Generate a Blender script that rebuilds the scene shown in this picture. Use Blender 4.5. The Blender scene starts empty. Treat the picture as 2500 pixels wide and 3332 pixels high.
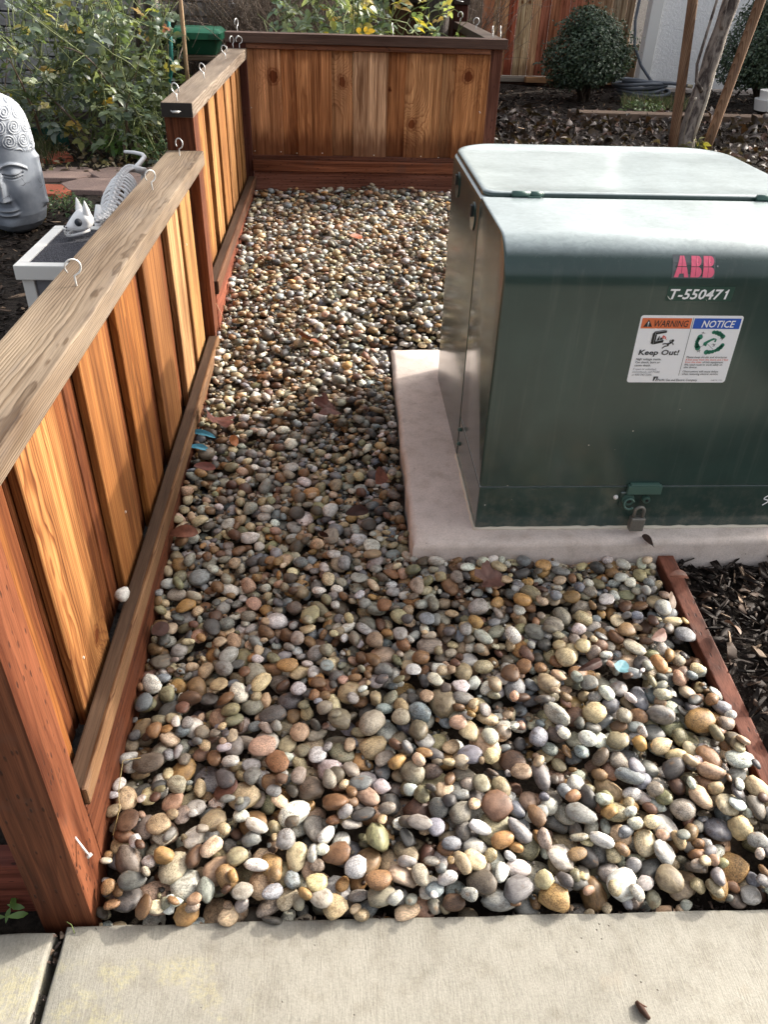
import bpy, bmesh, math, random
import numpy as np
from mathutils import Vector, Matrix, Euler

random.seed(7)
RNG = np.random.default_rng(11)
S = bpy.context.scene
COL = S.collection

# ------------------------------------------------------------------ camera
cam = bpy.data.cameras.new("camera")
cam_ob = bpy.data.objects.new("camera", cam)
COL.objects.link(cam_ob)
FW = (0.05737843, 0.81653056, -0.5744437)
RT = (0.99832992, -0.05079776, 0.02751302)
UP = (0.00671523, 0.57506298, 0.81808158)
CAM = np.array([0.0, 0.0, 1.34])
cam_ob.matrix_world = Matrix(((RT[0], UP[0], -FW[0], 0), (RT[1], UP[1], -FW[1], 0), (RT[2], UP[2], -FW[2], 1.34), (0, 0, 0, 1)))
cam.sensor_fit = 'VERTICAL'
cam.sensor_height = 36.0
cam.lens = 1695.9 / 2212.4 * 36.0
cam.clip_start, cam.clip_end = 0.02, 2000.0
S.camera = cam_ob

# ------------------------------------------------------------------ light
SUN_AZ, SUN_EL = math.radians(62.5), math.radians(26.7)
world = bpy.data.worlds.new("World")
S.world = world
world.use_nodes = True
wn = world.node_tree
sky = wn.nodes.new('ShaderNodeTexSky')
sky.sky_type = 'NISHITA'
sky.sun_disc = False
sky.sun_elevation, sky.sun_rotation = SUN_EL, SUN_AZ
sky.air_density, sky.dust_density, sky.ozone_density = 1.0, 10.0, 1.0
hs = wn.nodes.new('ShaderNodeHueSaturation')      # milky winter haze: a much paler sky than clear air gives
hs.inputs['Saturation'].default_value = 0.35
wn.links.new(sky.outputs[0], hs.inputs['Color'])
wn.links.new(hs.outputs[0], wn.nodes['Background'].inputs[0])
wn.nodes['Background'].inputs[1].default_value = 0.15
sun = bpy.data.lights.new("sun", 'SUN')
sun.energy, sun.angle, sun.color = 2.1, math.radians(1.1), (1.0, 0.93, 0.82)
sun_ob = bpy.data.objects.new("sun", sun)
COL.objects.link(sun_ob)
sd = Vector((math.sin(SUN_AZ) * math.cos(SUN_EL), math.cos(SUN_AZ) * math.cos(SUN_EL), math.sin(SUN_EL)))
sun_ob.rotation_euler = sd.to_track_quat('Z', 'Y').to_euler()
S.view_settings.view_transform = 'Standard'
S.view_settings.look = 'None'
S.view_settings.gamma = 1.0
S.view_settings.exposure = 1.38
S.view_settings.use_curve_mapping = False

# ------------------------------------------------------------------ helpers
def lin(r, g, b):
    f = lambda c: (c / 255 / 12.92) if c / 255 <= 0.04045 else ((c / 255 + 0.055) / 1.055) ** 2.4
    return (f(r), f(g), f(b))

def tag(o, label=None, cat=None, group=None, kind=None):
    if label: o['label'] = label
    if cat: o['category'] = cat
    if group: o['group'] = group
    if kind: o['kind'] = kind
    return o

def empty(name, loc, label=None, cat=None, group=None, kind=None):
    o = bpy.data.objects.new(name, None)
    o.empty_display_size = 0.05
    o.location = loc
    COL.objects.link(o)
    return tag(o, label, cat, group, kind)

def wloc(o):
    p = Vector(o.location)
    while o.parent:
        o = o.parent
        p = p + Vector(o.location)
    return p

def link(name, me, mats, parent=None, loc=(0, 0, 0), smooth=False):
    o = bpy.data.objects.new(name, me)
    COL.objects.link(o)
    if mats is not None:
        for m in (mats if isinstance(mats, (list, tuple)) else [mats]):
            me.materials.append(m)
    loc = Vector(loc)
    if parent:
        o.parent = parent
        loc = loc - wloc(parent)
    o.location = loc
    if smooth:
        me.shade_smooth()
    return o

def bm_link(name, bm, mats, parent=None, loc=(0, 0, 0), smooth=False, angle=None):
    me = bpy.data.meshes.new(name)
    bm.normal_update()
    bm.to_mesh(me)
    bm.free()
    o = link(name, me, mats, parent, loc, smooth or angle is not None)
    if angle is not None:
        try:
            me.set_sharp_from_angle(angle=math.radians(angle))
        except Exception:
            pass
    return o

def np_mesh(name, V, F, col=None, vec=None, smooth=True):
    """V (n,3); F (m,k) all the same k, or list of such arrays."""
    me = bpy.data.meshes.new(name)
    Fs = F if isinstance(F, list) else [F]
    loops = np.concatenate([f.ravel() for f in Fs]).astype(np.int32)
    tot = np.concatenate([np.full(len(f), f.shape[1], np.int32) for f in Fs])
    start = np.concatenate([[0], np.cumsum(tot)[:-1]]).astype(np.int32)
    me.vertices.add(len(V)); me.vertices.foreach_set('co', np.asarray(V, np.float32).ravel())
    me.loops.add(len(loops)); me.loops.foreach_set('vertex_index', loops)
    me.polygons.add(len(tot)); me.polygons.foreach_set('loop_start', start); me.polygons.foreach_set('loop_total', tot)
    me.update(calc_edges=True)
    if smooth:
        me.shade_smooth()
    if col is not None:
        a = me.attributes.new('tint', 'FLOAT_COLOR', 'POINT')
        c4 = np.ones((len(V), 4), np.float32); c4[:, :3] = col
        a.data.foreach_set('color', c4.ravel())
    if vec is not None:
        a = me.attributes.new('place', 'FLOAT_VECTOR', 'POINT')
        a.data.foreach_set('vector', np.asarray(vec, np.float32).ravel())
    return me

def bm_box(bm, x0, x1, y0, y1, z0, z1):
    vs = [bm.verts.new(p) for p in ((x0, y0, z0), (x1, y0, z0), (x1, y1, z0), (x0, y1, z0), (x0, y0, z1), (x1, y0, z1), (x1, y1, z1), (x0, y1, z1))]
    for f in ((0, 3, 2, 1), (4, 5, 6, 7), (0, 1, 5, 4), (1, 2, 6, 5), (2, 3, 7, 6), (3, 0, 4, 7)):
        bm.faces.new([vs[i] for i in f])
    return vs

def plank(name, x0, x1, y0, y1, z0, z1, mat, parent, color=None, bevel=0.002, seg=1, slope=None, props=None):
    """a chamfered box as one object, origin at the middle of its base; slope=(axis, rise per metre) leans its height along x or y"""
    cx, cy, cz = (x0 + x1) / 2, (y0 + y1) / 2, z0
    bm = bmesh.new()
    bm_box(bm, x0 - cx, x1 - cx, y0 - cy, y1 - cy, 0, z1 - z0)
    if bevel:
        bmesh.ops.bevel(bm, geom=list(bm.edges), offset=bevel, segments=seg, affect='EDGES', profile=0.6)
    if slope:
        a, k = slope
        for v in bm.verts:
            v.co.z += v.co[a] * k
    o = bm_link(name, bm, mat, parent, (cx, cy, cz))
    if color is not None:
        o.color = (*color, 1)
    for k, v in (props or {}).items():
        o[k] = v
    return o

def tube_arrays(path, rad, n=6, cap=True):
    P = np.asarray(path, float)
    R = np.full(len(P), rad) if np.isscalar(rad) else np.asarray(rad, float)
    T = np.gradient(P, axis=0)
    T /= np.linalg.norm(T, axis=1)[:, None] + 1e-12
    up = np.array([0, 0, 1.0]) if abs(T[0][2]) < 0.9 else np.array([1.0, 0, 0])
    V = []
    a = np.linspace(0, 2 * np.pi, n, endpoint=False)
    s = np.cross(T[0], up); s /= np.linalg.norm(s)
    for i in range(len(P)):
        s = s - T[i] * (s @ T[i]); s /= np.linalg.norm(s) + 1e-12
        u = np.cross(s, T[i])
        V.append(P[i] + R[i] * (np.cos(a)[:, None] * s + np.sin(a)[:, None] * u))
    V = np.concatenate(V)
    F = []
    for i in range(len(P) - 1):
        for j in range(n):
            k = (j + 1) % n
            F.append((i * n + j, i * n + k, (i + 1) * n + k, (i + 1) * n + j))
    F = np.array(F)
    if cap:
        e0 = len(V); V = np.vstack([V, P[0], P[-1]])
        c = [(e0, (j + 1) % n, j, j) for j in range(n)]
        b = (len(P) - 1) * n
        c += [(e0 + 1, b + j, b + (j + 1) % n, b + (j + 1) % n) for j in range(n)]
        tri = np.array(c)[:, :3]
        return V, [F, tri]
    return V, [F]

class Tubes:
    def __init__(s): s.V, s.Q, s.T, s.C, s.n = [], [], [], [], 0
    def add(s, path, rad, n=6, col=(1, 1, 1), cap=True):
        V, F = tube_arrays(path, rad, n, cap)
        s.V.append(V); s.Q.append(F[0] + s.n); s.C.append(np.tile(col, (len(V), 1)))
        if len(F) > 1: s.T.append(F[1] + s.n)
        s.n += len(V)
    def raw(s, V, F, col=(1, 1, 1)):
        V = np.asarray(V, float); F = np.asarray(F)
        s.V.append(V); s.C.append(np.tile(col, (len(V), 1)))
        (s.Q if F.shape[1] == 4 else s.T).append(F + s.n)
        s.n += len(V)
    def build(s, name, mat, parent=None, origin=(0, 0, 0), smooth=True):
        V = np.concatenate(s.V) - np.asarray(origin, float)
        F = [np.concatenate(x) for x in (s.Q, s.T) if x]
        me = np_mesh(name, V, F, np.concatenate(s.C), None, smooth)
        return link(name, me, mat, parent, origin)

_ico = {}
def ico(sub):
    if sub not in _ico:
        bm = bmesh.new(); bmesh.ops.create_icosphere(bm, subdivisions=sub, radius=1.0)
        V = np.array([v.co[:] for v in bm.verts]); F = np.array([[v.index for v in f.verts] for f in bm.faces]); bm.free()
        _ico[sub] = (V, F)
    return _ico[sub]

# ------------------------------------------------------------------ materials
class N:
    """tiny node-graph writer"""
    def __init__(s, name, rough=0.6, spec=0.5):
        s.m = bpy.data.materials.new(name); s.m.use_nodes = True
        s.t = s.m.node_tree; s.b = s.t.nodes['Principled BSDF']
        s.b.inputs['Roughness'].default_value = rough
        s.b.inputs['Specular IOR Level'].default_value = spec
    def n(s, typ, **kw):
        d = s.t.nodes.new('ShaderNode' + typ)
        for k, v in kw.items():
            setattr(d, k, v)
        return d
    def put(s, sock, v):
        if isinstance(v, bpy.types.NodeSocket): s.t.links.new(v, sock)
        elif v is not None:
            if sock.type == 'RGBA' and len(v) == 3: v = (*v, 1)
            sock.default_value = v
    def math(s, op, a, b=None, c=None, clamp=False):
        d = s.n('Math', operation=op, use_clamp=clamp)
        for i, v in enumerate((a, b, c)):
            if v is not None: s.put(d.inputs[i], v)
        return d.outputs[0]
    def vmath(s, op, a, b=None, sc=None):
        d = s.n('VectorMath', operation=op)
        s.put(d.inputs[0], a)
        if b is not None: s.put(d.inputs[1], b)
        if sc is not None: s.put(d.inputs['Scale'], sc)
        return d.outputs['Value'] if op in ('LENGTH', 'DISTANCE', 'DOT_PRODUCT') else d.outputs[0]
    def mix(s, f, a, b, mode='MIX'):
        d = s.n('Mix', data_type='RGBA', blend_type=mode)
        s.put(d.inputs[0], f); s.put(d.inputs[6], a); s.put(d.inputs[7], b)
        return d.outputs[2]
    def noise(s, vec, scale, detail=4, rough=0.55, dist=0.0, color=False):
        d = s.n('TexNoise'); s.put(d.inputs['Vector'], vec)
        d.inputs['Scale'].default_value = scale; d.inputs['Detail'].default_value = detail
        d.inputs['Roughness'].default_value = rough; d.inputs['Distortion'].default_value = dist
        return d.outputs['Color' if color else 'Fac']
    def voro(s, vec, scale, feature='F1', out='Distance', rnd=1.0):
        d = s.n('TexVoronoi', feature=feature); s.put(d.inputs['Vector'], vec)
        d.inputs['Scale'].default_value = scale
        if 'Randomness' in d.inputs: d.inputs['Randomness'].default_value = rnd
        return d.outputs[out]
    def ramp(s, f, *stops, interp='LINEAR'):
        d = s.n('ValToRGB'); s.put(d.inputs[0], f); e = d.color_ramp
        e.interpolation = interp
        while len(e.elements) < len(stops): e.elements.new(0.5)
        for el, (p, c) in zip(e.elements, stops):
            el.position = p
            el.color = (c, c, c, 1) if np.isscalar(c) else (*c, 1)
        return d.outputs[0]
    def ss(s, v, lo, hi):
        d = s.n('MapRange', interpolation_type='SMOOTHSTEP'); s.put(d.inputs[0], v)
        s.put(d.inputs[1], lo); s.put(d.inputs[2], hi)
        return d.outputs[0]
    def sep(s, v):
        d = s.n('SeparateXYZ'); s.put(d.inputs[0], v); return d.outputs
    def comb(s, x, y, z):
        d = s.n('CombineXYZ')
        for i, v in enumerate((x, y, z)): s.put(d.inputs[i], v)
        return d.outputs[0]
    def obj(s): return s.n('TexCoord').outputs['Object']
    def pos(s): return s.n('NewGeometry').outputs['Position']
    def info(s, k): return s.n('ObjectInfo').outputs[k]
    def attr(s, name, out='Color', typ='GEOMETRY'):
        return s.n('Attribute', attribute_name=name, attribute_type=typ).outputs[out]
    def bump(s, h, strength=0.3, dist=0.002):
        d = s.n('Bump'); s.put(d.inputs['Height'], h)
        d.inputs['Strength'].default_value = strength; d.inputs['Distance'].default_value = dist
        s.t.links.new(d.outputs[0], s.b.inputs['Normal'])
    def out(s, color=None, rough=None):
        if color is not None: s.put(s.b.inputs['Base Color'], color)
        if rough is not None: s.put(s.b.inputs['Roughness'], rough)
        return s.m

def plain(name, color, rough=0.5, metal=0.0, spec=0.5):
    m = N(name, rough, spec); m.b.inputs['Metallic'].default_value = metal
    return m.out(color)

def wood(name, across, along, depth, mode='raw', rough=0.6, freq=150.0):
    """grown timber: tint from the object's colour, rings cut at an angle, knots and water stains from its custom properties"""
    m = N(name, rough + .1, 0.18)
    c = m.sep(m.obj()); rnd = m.info('Random')
    ax, al, de = c[across], c[along], c[depth]
    r1 = m.math('MULTIPLY', rnd, 31.7)
    r2 = m.math('FRACT', m.math('MULTIPLY', rnd, 57.3))
    r3 = m.math('FRACT', m.math('MULTIPLY', rnd, 173.1))
    kx, kz, kr = (m.attr(k, 'Fac', 'OBJECT') for k in ('knot_x', 'knot_z', 'knot_r'))
    # knot field
    dx = m.math('SUBTRACT', ax, kx); dz = m.math('MULTIPLY', m.math('SUBTRACT', al, kz), 0.8)
    kd = m.math('SQRT', m.math('ADD', m.math('MULTIPLY', dx, dx), m.math('MULTIPLY', dz, dz)))
    kd = m.math('ADD', kd, m.math('MULTIPLY', m.math('SUBTRACT', m.noise(m.obj(), 45.0, 3), 0.5), 0.022))
    kn = m.math('DIVIDE', kd, m.math('MAXIMUM', kr, 0.0004))
    kfall = m.math('POWER', 2.718, m.math('MULTIPLY', m.math('MULTIPLY', kn, kn), -0.11))
    # ring distance
    wob = m.noise(m.comb(m.math('ADD', m.math('MULTIPLY', ax, 7.0), r1), m.math('MULTIPLY', de, 6.0), m.math('MULTIPLY', al, 2.2)), 1.0, 3, 0.5)
    wob2 = m.noise(m.comb(m.math('ADD', m.math('MULTIPLY', ax, 40.0), r1), m.math('MULTIPLY', de, 40.0), m.math('MULTIPLY', al, 9.0)), 1.0, 2, 0.5)
    tilt = m.math('MULTIPLY', m.math('SUBTRACT', r3, 0.5), 0.07 if mode != 'weathered' else 0.02)
    xx = m.math('ADD', m.math('ADD', ax, m.math('MULTIPLY', m.math('SUBTRACT', r2, 0.5), 0.14)), m.math('MULTIPLY', al, tilt))
    yy = m.math('ADD', de, m.math('ADD', 0.018, m.math('MULTIPLY', r3, 0.06)))
    rr = m.math('SQRT', m.math('ADD', m.math('MULTIPLY', xx, xx), m.math('MULTIPLY', yy, yy)))
    rr = m.math('ADD', rr, m.math('MULTIPLY', m.math('SUBTRACT', wob, 0.5), {'raw': 0.06, 'weathered': 0.011, 'stained': 0.06, 'dark': 0.03}[mode]))
    rr = m.math('ADD', rr, m.math('MULTIPLY', m.math('SUBTRACT', wob2, 0.5), 0.006))
    rr = m.math('ADD', rr, m.math('MULTIPLY', kfall, m.math('MULTIPLY', kr, 2.6)))
    fr = m.math('FRACT', m.math('MULTIPLY', rr, freq))
    amp = m.ramp(m.noise(m.comb(m.math('ADD', m.math('MULTIPLY', rr, 38.0), r1), 0.0, m.math('MULTIPLY', al, 1.2)), 1.0, 3, 0.6), (0.3, 0.4), (0.65, 1.0))
    amp = m.math('MULTIPLY', amp, m.math('ADD', 0.45, m.math('MULTIPLY', r2, 0.55))) if mode != 'weathered' else m.math('ADD', 0.35, m.math('MULTIPLY', amp, 0.65))
    late = m.math('MULTIPLY', amp, m.ramp(fr, (0.0, 0.0), (0.45, 0.15), (0.84, 0.95), (0.9, 1.0), (1.0, 0.0)))
    fine = m.noise(m.comb(m.math('ADD', m.math('MULTIPLY', ax, 420.0), r1), m.math('MULTIPLY', de, 420.0), m.math('MULTIPLY', al, 9.0)), 1.0, 3, 0.6)
    broad = m.noise(m.comb(m.math('ADD', m.math('MULTIPLY', ax, 16.0), r1), m.math('MULTIPLY', de, 10.0), m.math('MULTIPLY', al, 2.0)), 1.0, 3, 0.55)
    base = m.info('Color')
    sk_ = m.noise(m.comb(m.math('ADD', m.math('MULTIPLY', ax, 70.0), r1), m.math('MULTIPLY', de, 20.0), m.math('MULTIPLY', al, 1.6)), 1.0, 4, 0.6)
    if mode in ('raw', 'stained'):
        base = m.mix(0.9, base, m.ramp(sk_, (0.33, (0.45, 0.34, 0.26)), (0.5, (0.97, 0.95, 0.93)), (0.68, (1.3, 1.34, 1.35))), 'MULTIPLY')
    dark = m.mix(1.0, base, {'raw': (0.36, 0.20, 0.12), 'weathered': (0.42, 0.35, 0.29), 'stained': (0.38, 0.27, 0.24), 'dark': (0.6, 0.55, 0.5)}[mode], 'MULTIPLY')
    col = m.mix(m.math('MULTIPLY', late, {'raw': 0.95, 'weathered': 1.0, 'stained': 0.75, 'dark': 0.4}[mode]), base, dark)
    sp = m.ramp(fine, (0.3, 0.58), (0.5, 1.0), (0.7, 1.28))
    col = m.mix(0.75, col, sp, 'MULTIPLY')
    bp = m.ramp(broad, (0.3, (0.48, 0.40, 0.33)), (0.5, (0.95, 0.92, 0.88)), (0.68, (1.25, 1.24, 1.18)))
    col = m.mix(0.9, col, bp, 'MULTIPLY')
    h = m.math('ADD', m.math('MULTIPLY', late, 0.5), m.math('MULTIPLY', fine, 0.5))
    if mode == 'raw':
        core = m.ss(kn, 1.05, 0.75)
        kring = m.ss(m.math('ABSOLUTE', m.math('SUBTRACT', kn, 1.2)), 0.35, 0.0)
        col = m.mix(core, col, m.mix(1.0, base, (0.28, 0.15, 0.09), 'MULTIPLY'))
        col = m.mix(m.math('MULTIPLY', kring, 0.6), col, m.mix(1.0, base, (0.3, 0.15, 0.08), 'MULTIPLY'))
        # water stain climbing from the foot, and a weaker one below the cap
        st = m.attr('stain', 'Fac', 'OBJECT'); ht = m.attr('height', 'Fac', 'OBJECT')
        wv = m.noise(m.comb(m.math('ADD', m.math('MULTIPLY', ax, 55.0), r1), 0.0, m.math('MULTIPLY', al, 6.0)), 1.0, 3, 0.6)
        foot = m.math('ADD', al, m.math('MULTIPLY', m.math('SUBTRACT', wv, 0.5), -0.19))
        s1 = m.ss(foot, m.math('MULTIPLY', st, 0.17), m.math('MULTIPLY', st, 0.06))
        top = m.math('ADD', m.math('SUBTRACT', ht, al), m.math('MULTIPLY', m.math('SUBTRACT', wv, 0.5), -0.16))
        s2 = m.math('MULTIPLY', m.ss(top, 0.05, 0.0), m.math('MULTIPLY', st, 0.7))
        ssum = m.math('MULTIPLY', m.math('MAXIMUM', s1, s2), m.math('MINIMUM', st, 1.0))
        col = m.mix(m.math('MULTIPLY', ssum, 0.85), col, m.mix(1.0, base, (0.24, 0.16, 0.13), 'MULTIPLY'))
    elif mode == 'weathered':
        g = m.noise(m.comb(m.math('ADD', m.math('MULTIPLY', ax, 30.0), r1), m.math('MULTIPLY', de, 30.0), m.math('MULTIPLY', al, 5.0)), 1.0, 4, 0.65)
        col = m.mix(m.math('MULTIPLY', m.ss(g, 0.5, 0.72), 0.32), col, (0.10, 0.085, 0.08))
    elif mode == 'stained':
        # incised treatment cuts
        v = m.comb(m.math('MULTIPLY', ax, 95.0), m.math('MULTIPLY', de, 95.0), m.math('MULTIPLY', al, 33.0))
        cut = m.ss(m.voro(v, 1.0, rnd=0.75), 0.27, 0.14)
        pick = m.ss(m.noise(m.obj(), 14.0, 2), 0.4, 0.55)
        cut = m.math('MULTIPLY', cut, pick)
        col = m.mix(m.math('MULTIPLY', cut, 0.75), col, (0.02, 0.008, 0.006))
        h = m.math('SUBTRACT', h, m.math('MULTIPLY', cut, 1.5))
        dirt = m.ss(m.noise(m.obj(), 9.0, 5, 0.6), 0.55, 0.75)
        col = m.mix(m.math('MULTIPLY', dirt, 0.35), col, (0.09, 0.06, 0.05))
    m.bump(h, 0.35, 0.0015)
    return m.out(col)

W_RAW_Y = wood('raw redwood boards across y', 1, 2, 0)
W_RAW_X = wood('raw redwood boards across x', 0, 2, 1)
W_CAP_Y = wood('weathered timber along y', 0, 1, 2, 'weathered', 0.7, 270)
W_CAP_X = wood('weathered timber along x', 1, 0, 2, 'weathered', 0.7, 210)
W_DARK_X = wood('dark stained timber along x', 2, 0, 1, 'dark', 0.6, 110)
W_DARK_Y = wood('dark stained timber along y', 0, 1, 2, 'dark', 0.6, 110)
W_POST = wood('red stained treated post', 0, 2, 1, 'stained', 0.55, 60)
W_KICK_Y = wood('red stained timber along y', 2, 1, 0, 'stained', 0.6, 60)
W_KICK_X = wood('red stained timber along x', 2, 0, 1, 'stained', 0.6, 60)
W_POLE = wood('round stake timber', 0, 2, 1, 'weathered', 0.75, 110)

def concrete(name, base, streak=True, chalk=False):
    m = N(name, 0.8, 0.3)
    p = m.pos(); x, y, z = m.sep(p)
    big = m.noise(p, 3.0, 5, 0.6); mid = m.noise(p, 22.0, 5, 0.65); fin = m.noise(p, 260.0, 3, 0.6)
    col = m.mix(m.ramp(big, (0.3, 0.0), (0.7, 1.0)), tuple(c * 0.86 for c in base), tuple(min(1, c * 1.08) for c in base))
    col = m.mix(0.8, col, m.ramp(mid, (0.28, (0.74, 0.71, 0.67)), (0.5, (0.98, 0.98, 0.97)), (0.72, (1.07, 1.07, 1.07))), 'MULTIPLY')
    col = m.mix(0.7, col, m.ramp(fin, (0.3, 0.78), (0.55, 1.03), (0.75, 1.15)), 'MULTIPLY')
    h = m.math('MULTIPLY', fin, 0.5)
    if streak:
        wv = m.noise(p, 5.0, 3); br = m.noise(m.comb(m.math('ADD', m.math('MULTIPLY', x, 360.0), m.math('MULTIPLY', wv, 7.0)), m.math('MULTIPLY', y, 34.0), 0.0), 1.0, 5, 0.7, 0.5)
        col = m.mix(0.8, col, m.ramp(br, (0.3, 0.72), (0.48, 0.98), (0.7, 1.14)), 'MULTIPLY')
        h = m.math('ADD', h, m.math('MULTIPLY', br, 1.2))
    pit = m.ss(m.voro(p, 48.0), 0.11, 0.05)
    pick = m.ss(m.noise(p, 7.0, 2), 0.56, 0.62)
    pit = m.math('MULTIPLY', pit, pick)
    col = m.mix(m.math('MULTIPLY', pit, 0.7), col, (0.09, 0.075, 0.06))
    stain = m.ss(m.noise(m.vmath('ADD', p, (7.3, 2.1, 0)), 6.5, 4, 0.6), 0.62, 0.78)
    col = m.mix(m.math('MULTIPLY', stain, 0.4), col, (0.26, 0.2, 0.13))
    if chalk:
        a = m.noise(m.vmath('ADD', p, (1.7, 0.4, 0)), 9.0, 5, 0.68)
        rub = m.noise(p, 150.0, 3, 0.7)
        reg = m.math('MULTIPLY', m.ss(x, -0.12, -0.2), m.math('MULTIPLY', m.ss(y, 0.655, 0.63), m.ss(y, 0.5, 0.53)))
        cf = m.math('MULTIPLY', m.math('MULTIPLY', m.ss(a, 0.47, 0.56), reg), m.ss(rub, 0.36, 0.6))
        col = m.mix(m.math('MULTIPLY', cf, 0.38), col, (0.44, 0.40, 0.21))
    m.bump(m.math('SUBTRACT', h, m.math('MULTIPLY', pit, 2.0)), 0.5, 0.0015)
    return m.out(col)

M_WALK = concrete('broomed sidewalk concrete', (0.28, 0.265, 0.225), True, True)
M_PAD = concrete('smooth pad concrete', (0.60, 0.525, 0.48), False)
M_GALV = plain('galvanised wire', (0.66, 0.66, 0.64), 0.38, 0.45)
M_NAILHEAD = plain('bright nail', (0.75, 0.73, 0.7), 0.4, 0.5)

def soil_mat(name, c0, c1, scale=60.0):
    m = N(name, 0.9, 0.2); p = m.pos()
    a = m.noise(p, scale, 6, 0.7); b = m.noise(p, scale * 0.12, 3)
    col = m.mix(m.ramp(a, (0.35, 0.0), (0.65, 1.0)), c0, c1)
    col = m.mix(0.6, col, m.ramp(b, (0.35, 0.55), (0.65, 1.15)), 'MULTIPLY')
    m.bump(a, 0.8, 0.02)
    return m.out(col)
M_SOIL = soil_mat('dark mulch soil', (0.012, 0.009, 0.007), (0.05, 0.038, 0.03))
M_BASE = soil_mat('dark grit between pebbles', (0.035, 0.026, 0.02), (0.11, 0.085, 0.06))

def tint_mat(name, rough=0.5, spec=0.4, trans=0.0, var=0.25, scale=40.0, both=False):
    m = N(name, rough, spec)
    col = m.attr('tint')
    n = m.noise(m.pos(), scale, 3)
    col = m.mix(var, col, m.ramp(n, (0.3, 0.45), (0.55, 1.0), (0.75, 1.5)), 'MULTIPLY')
    if trans:
        tr = m.n('BsdfTranslucent'); m.put(tr.inputs[0], m.mix(1.0, col, (1.3, 1.3, 0.5), 'MULTIPLY'))
        mx = m.n('MixShader'); mx.inputs[0].default_value = trans
        m.t.links.new(m.b.outputs[0], mx.inputs[1]); m.t.links.new(tr.outputs[0], mx.inputs[2])
        m.t.links.new(mx.outputs[0], m.t.nodes['Material Output'].inputs[0])
    return m.out(col)
M_LEAF = tint_mat('rose leaf', 0.34, 0.5, 0.4)
M_BOX = tint_mat('boxwood leaf', 0.42, 0.45, 0.12)
M_STEM = tint_mat('green stem', 0.6, 0.3)
M_CHIP = tint_mat('bark chip', 0.75, 0.25, 0.0, 0.5, 120.0)
M_DEAD = tint_mat('dead leaf', 0.55, 0.35, 0.1, 0.5, 70.0)
M_GRASS = tint_mat('dry grass blade', 0.7, 0.3, 0.15)
M_BONE = tint_mat('white plastic bone', 0.4, 0.4, 0.0, 0.12, 60.0)

def pebble_mat(part):
    m = N('pebble stone' + (' single' if part else ''), 0.5, 0.45)
    if part:
        rnd = m.info('Random')
        v = m.vmath('ADD', m.vmath('SCALE', m.obj(), sc=0.022), m.comb(m.math('MULTIPLY', rnd, 61.0), m.math('MULTIPLY', rnd, 37.0), m.math('MULTIPLY', rnd, 13.0)))
        base = m.info('Color')
    else:
        v = m.attr('place', 'Vector'); base = m.attr('tint')
        rnd = m.math('FRACT', m.math('MULTIPLY', m.attr('tint', 'Alpha'), 7.13))
    cell = m.noise(v, 12.0, 1)           # nearly constant per pebble: chooses its pattern
    a = m.noise(v, 70.0, 4, 0.6, 0.4); sp = m.noise(v, 420.0, 3, 0.65)
    col = m.mix(0.9, base, m.ramp(a, (0.3, (0.5, 0.43, 0.36)), (0.5, 1.0), (0.7, (1.3, 1.28, 1.22))), 'MULTIPLY')
    grain = m.ss(cell, 0.42, 0.6)
    col = m.mix(m.math('ADD', m.math('MULTIPLY', grain, 0.6), 0.35), col, m.ramp(sp, (0.32, 0.3), (0.5, 1.0), (0.7, 1.55)), 'MULTIPLY')
    # banded stones
    d = m.n('TexWave', wave_type='BANDS', bands_direction='DIAGONAL'); m.put(d.inputs['Vector'], v)
    d.inputs['Scale'].default_value = 55.0; d.inputs['Distortion'].default_value = 11.0; d.inputs['Detail'].default_value = 3.0; d.inputs['Detail Scale'].default_value = 1.2
    band = m.math('MULTIPLY', m.ss(cell, 0.40, 0.33), 0.4)
    col = m.mix(band, col, m.ramp(d.outputs['Fac'], (0.1, 0.6), (0.6, 1.0), (0.95, 1.35)), 'MULTIPLY')
    rust = m.ss(m.noise(m.vmath('ADD', v, (3, 5, 9)), 55.0, 4, 0.6), 0.60, 0.74)
    col = m.mix(m.math('MULTIPLY', rust, 0.45), col, (0.28, 0.14, 0.05))
    m.bump(m.math('ADD', m.math('MULTIPLY', a, 0.8), m.math('MULTIPLY', sp, 0.35)), 0.35, 0.0025)
    return m.out(col, m.ramp(a, (0.3, 0.42), (0.7, 0.62)))
M_PEB, M_PEB1 = pebble_mat(False), pebble_mat(True)

# ------------------------------------------------------------------ terrain
ZY = [-900, 0.64, 0.72, 1.06, 1.57, 1.91, 2.3, 2.6, 2.9, 3.2, 3.6, 4.3, 6.0, 8.0, 900]
ZG = [-.14, -.14, 0.018, 0.078, 0.135, 0.17, 0.205, 0.245, 0.30, 0.335, 0.352, 0.372, 0.47, 0.49, 0.49]   # pebble / mulch surface
LY = [-900, 0.64, 0.72, 1.6, 2.6, 4.0, 900]
LZ = [-.14, -.14, -0.03, 0.12, 0.27, 0.30, 0.32]
def surf(y): return np.interp(y, ZY, ZG)
def dip(x, y):   # the pebbles sink towards the back corner of the pad
    return 0.05 * np.clip((x + 0.05) / 0.2, 0, 1) * np.exp(-((y - 2.62) / 0.17) ** 2)
def surf_l(y): return np.interp(y, LY, LZ)
gx = np.unique(np.concatenate([[-600, -120, -30, -12, -7], np.arange(-5, 7.01, 0.25), [-.47, -.44, 9, 14, 30, 120, 600]]))
gy = np.unique(np.concatenate([[-600, -120, -20, -6, -2, 0.6, .64, .66, .69, .72], np.arange(0.75, 10.01, 0.25), [13, 20, 60, 200, 600]]))
GX, GY = np.meshgrid(gx, gy)
wgt = np.clip((GX + 0.47) / 0.03, 0, 1)
GZ = surf_l(GY) * (1 - wgt) + (surf(GY) - 0.07) * wgt
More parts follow.
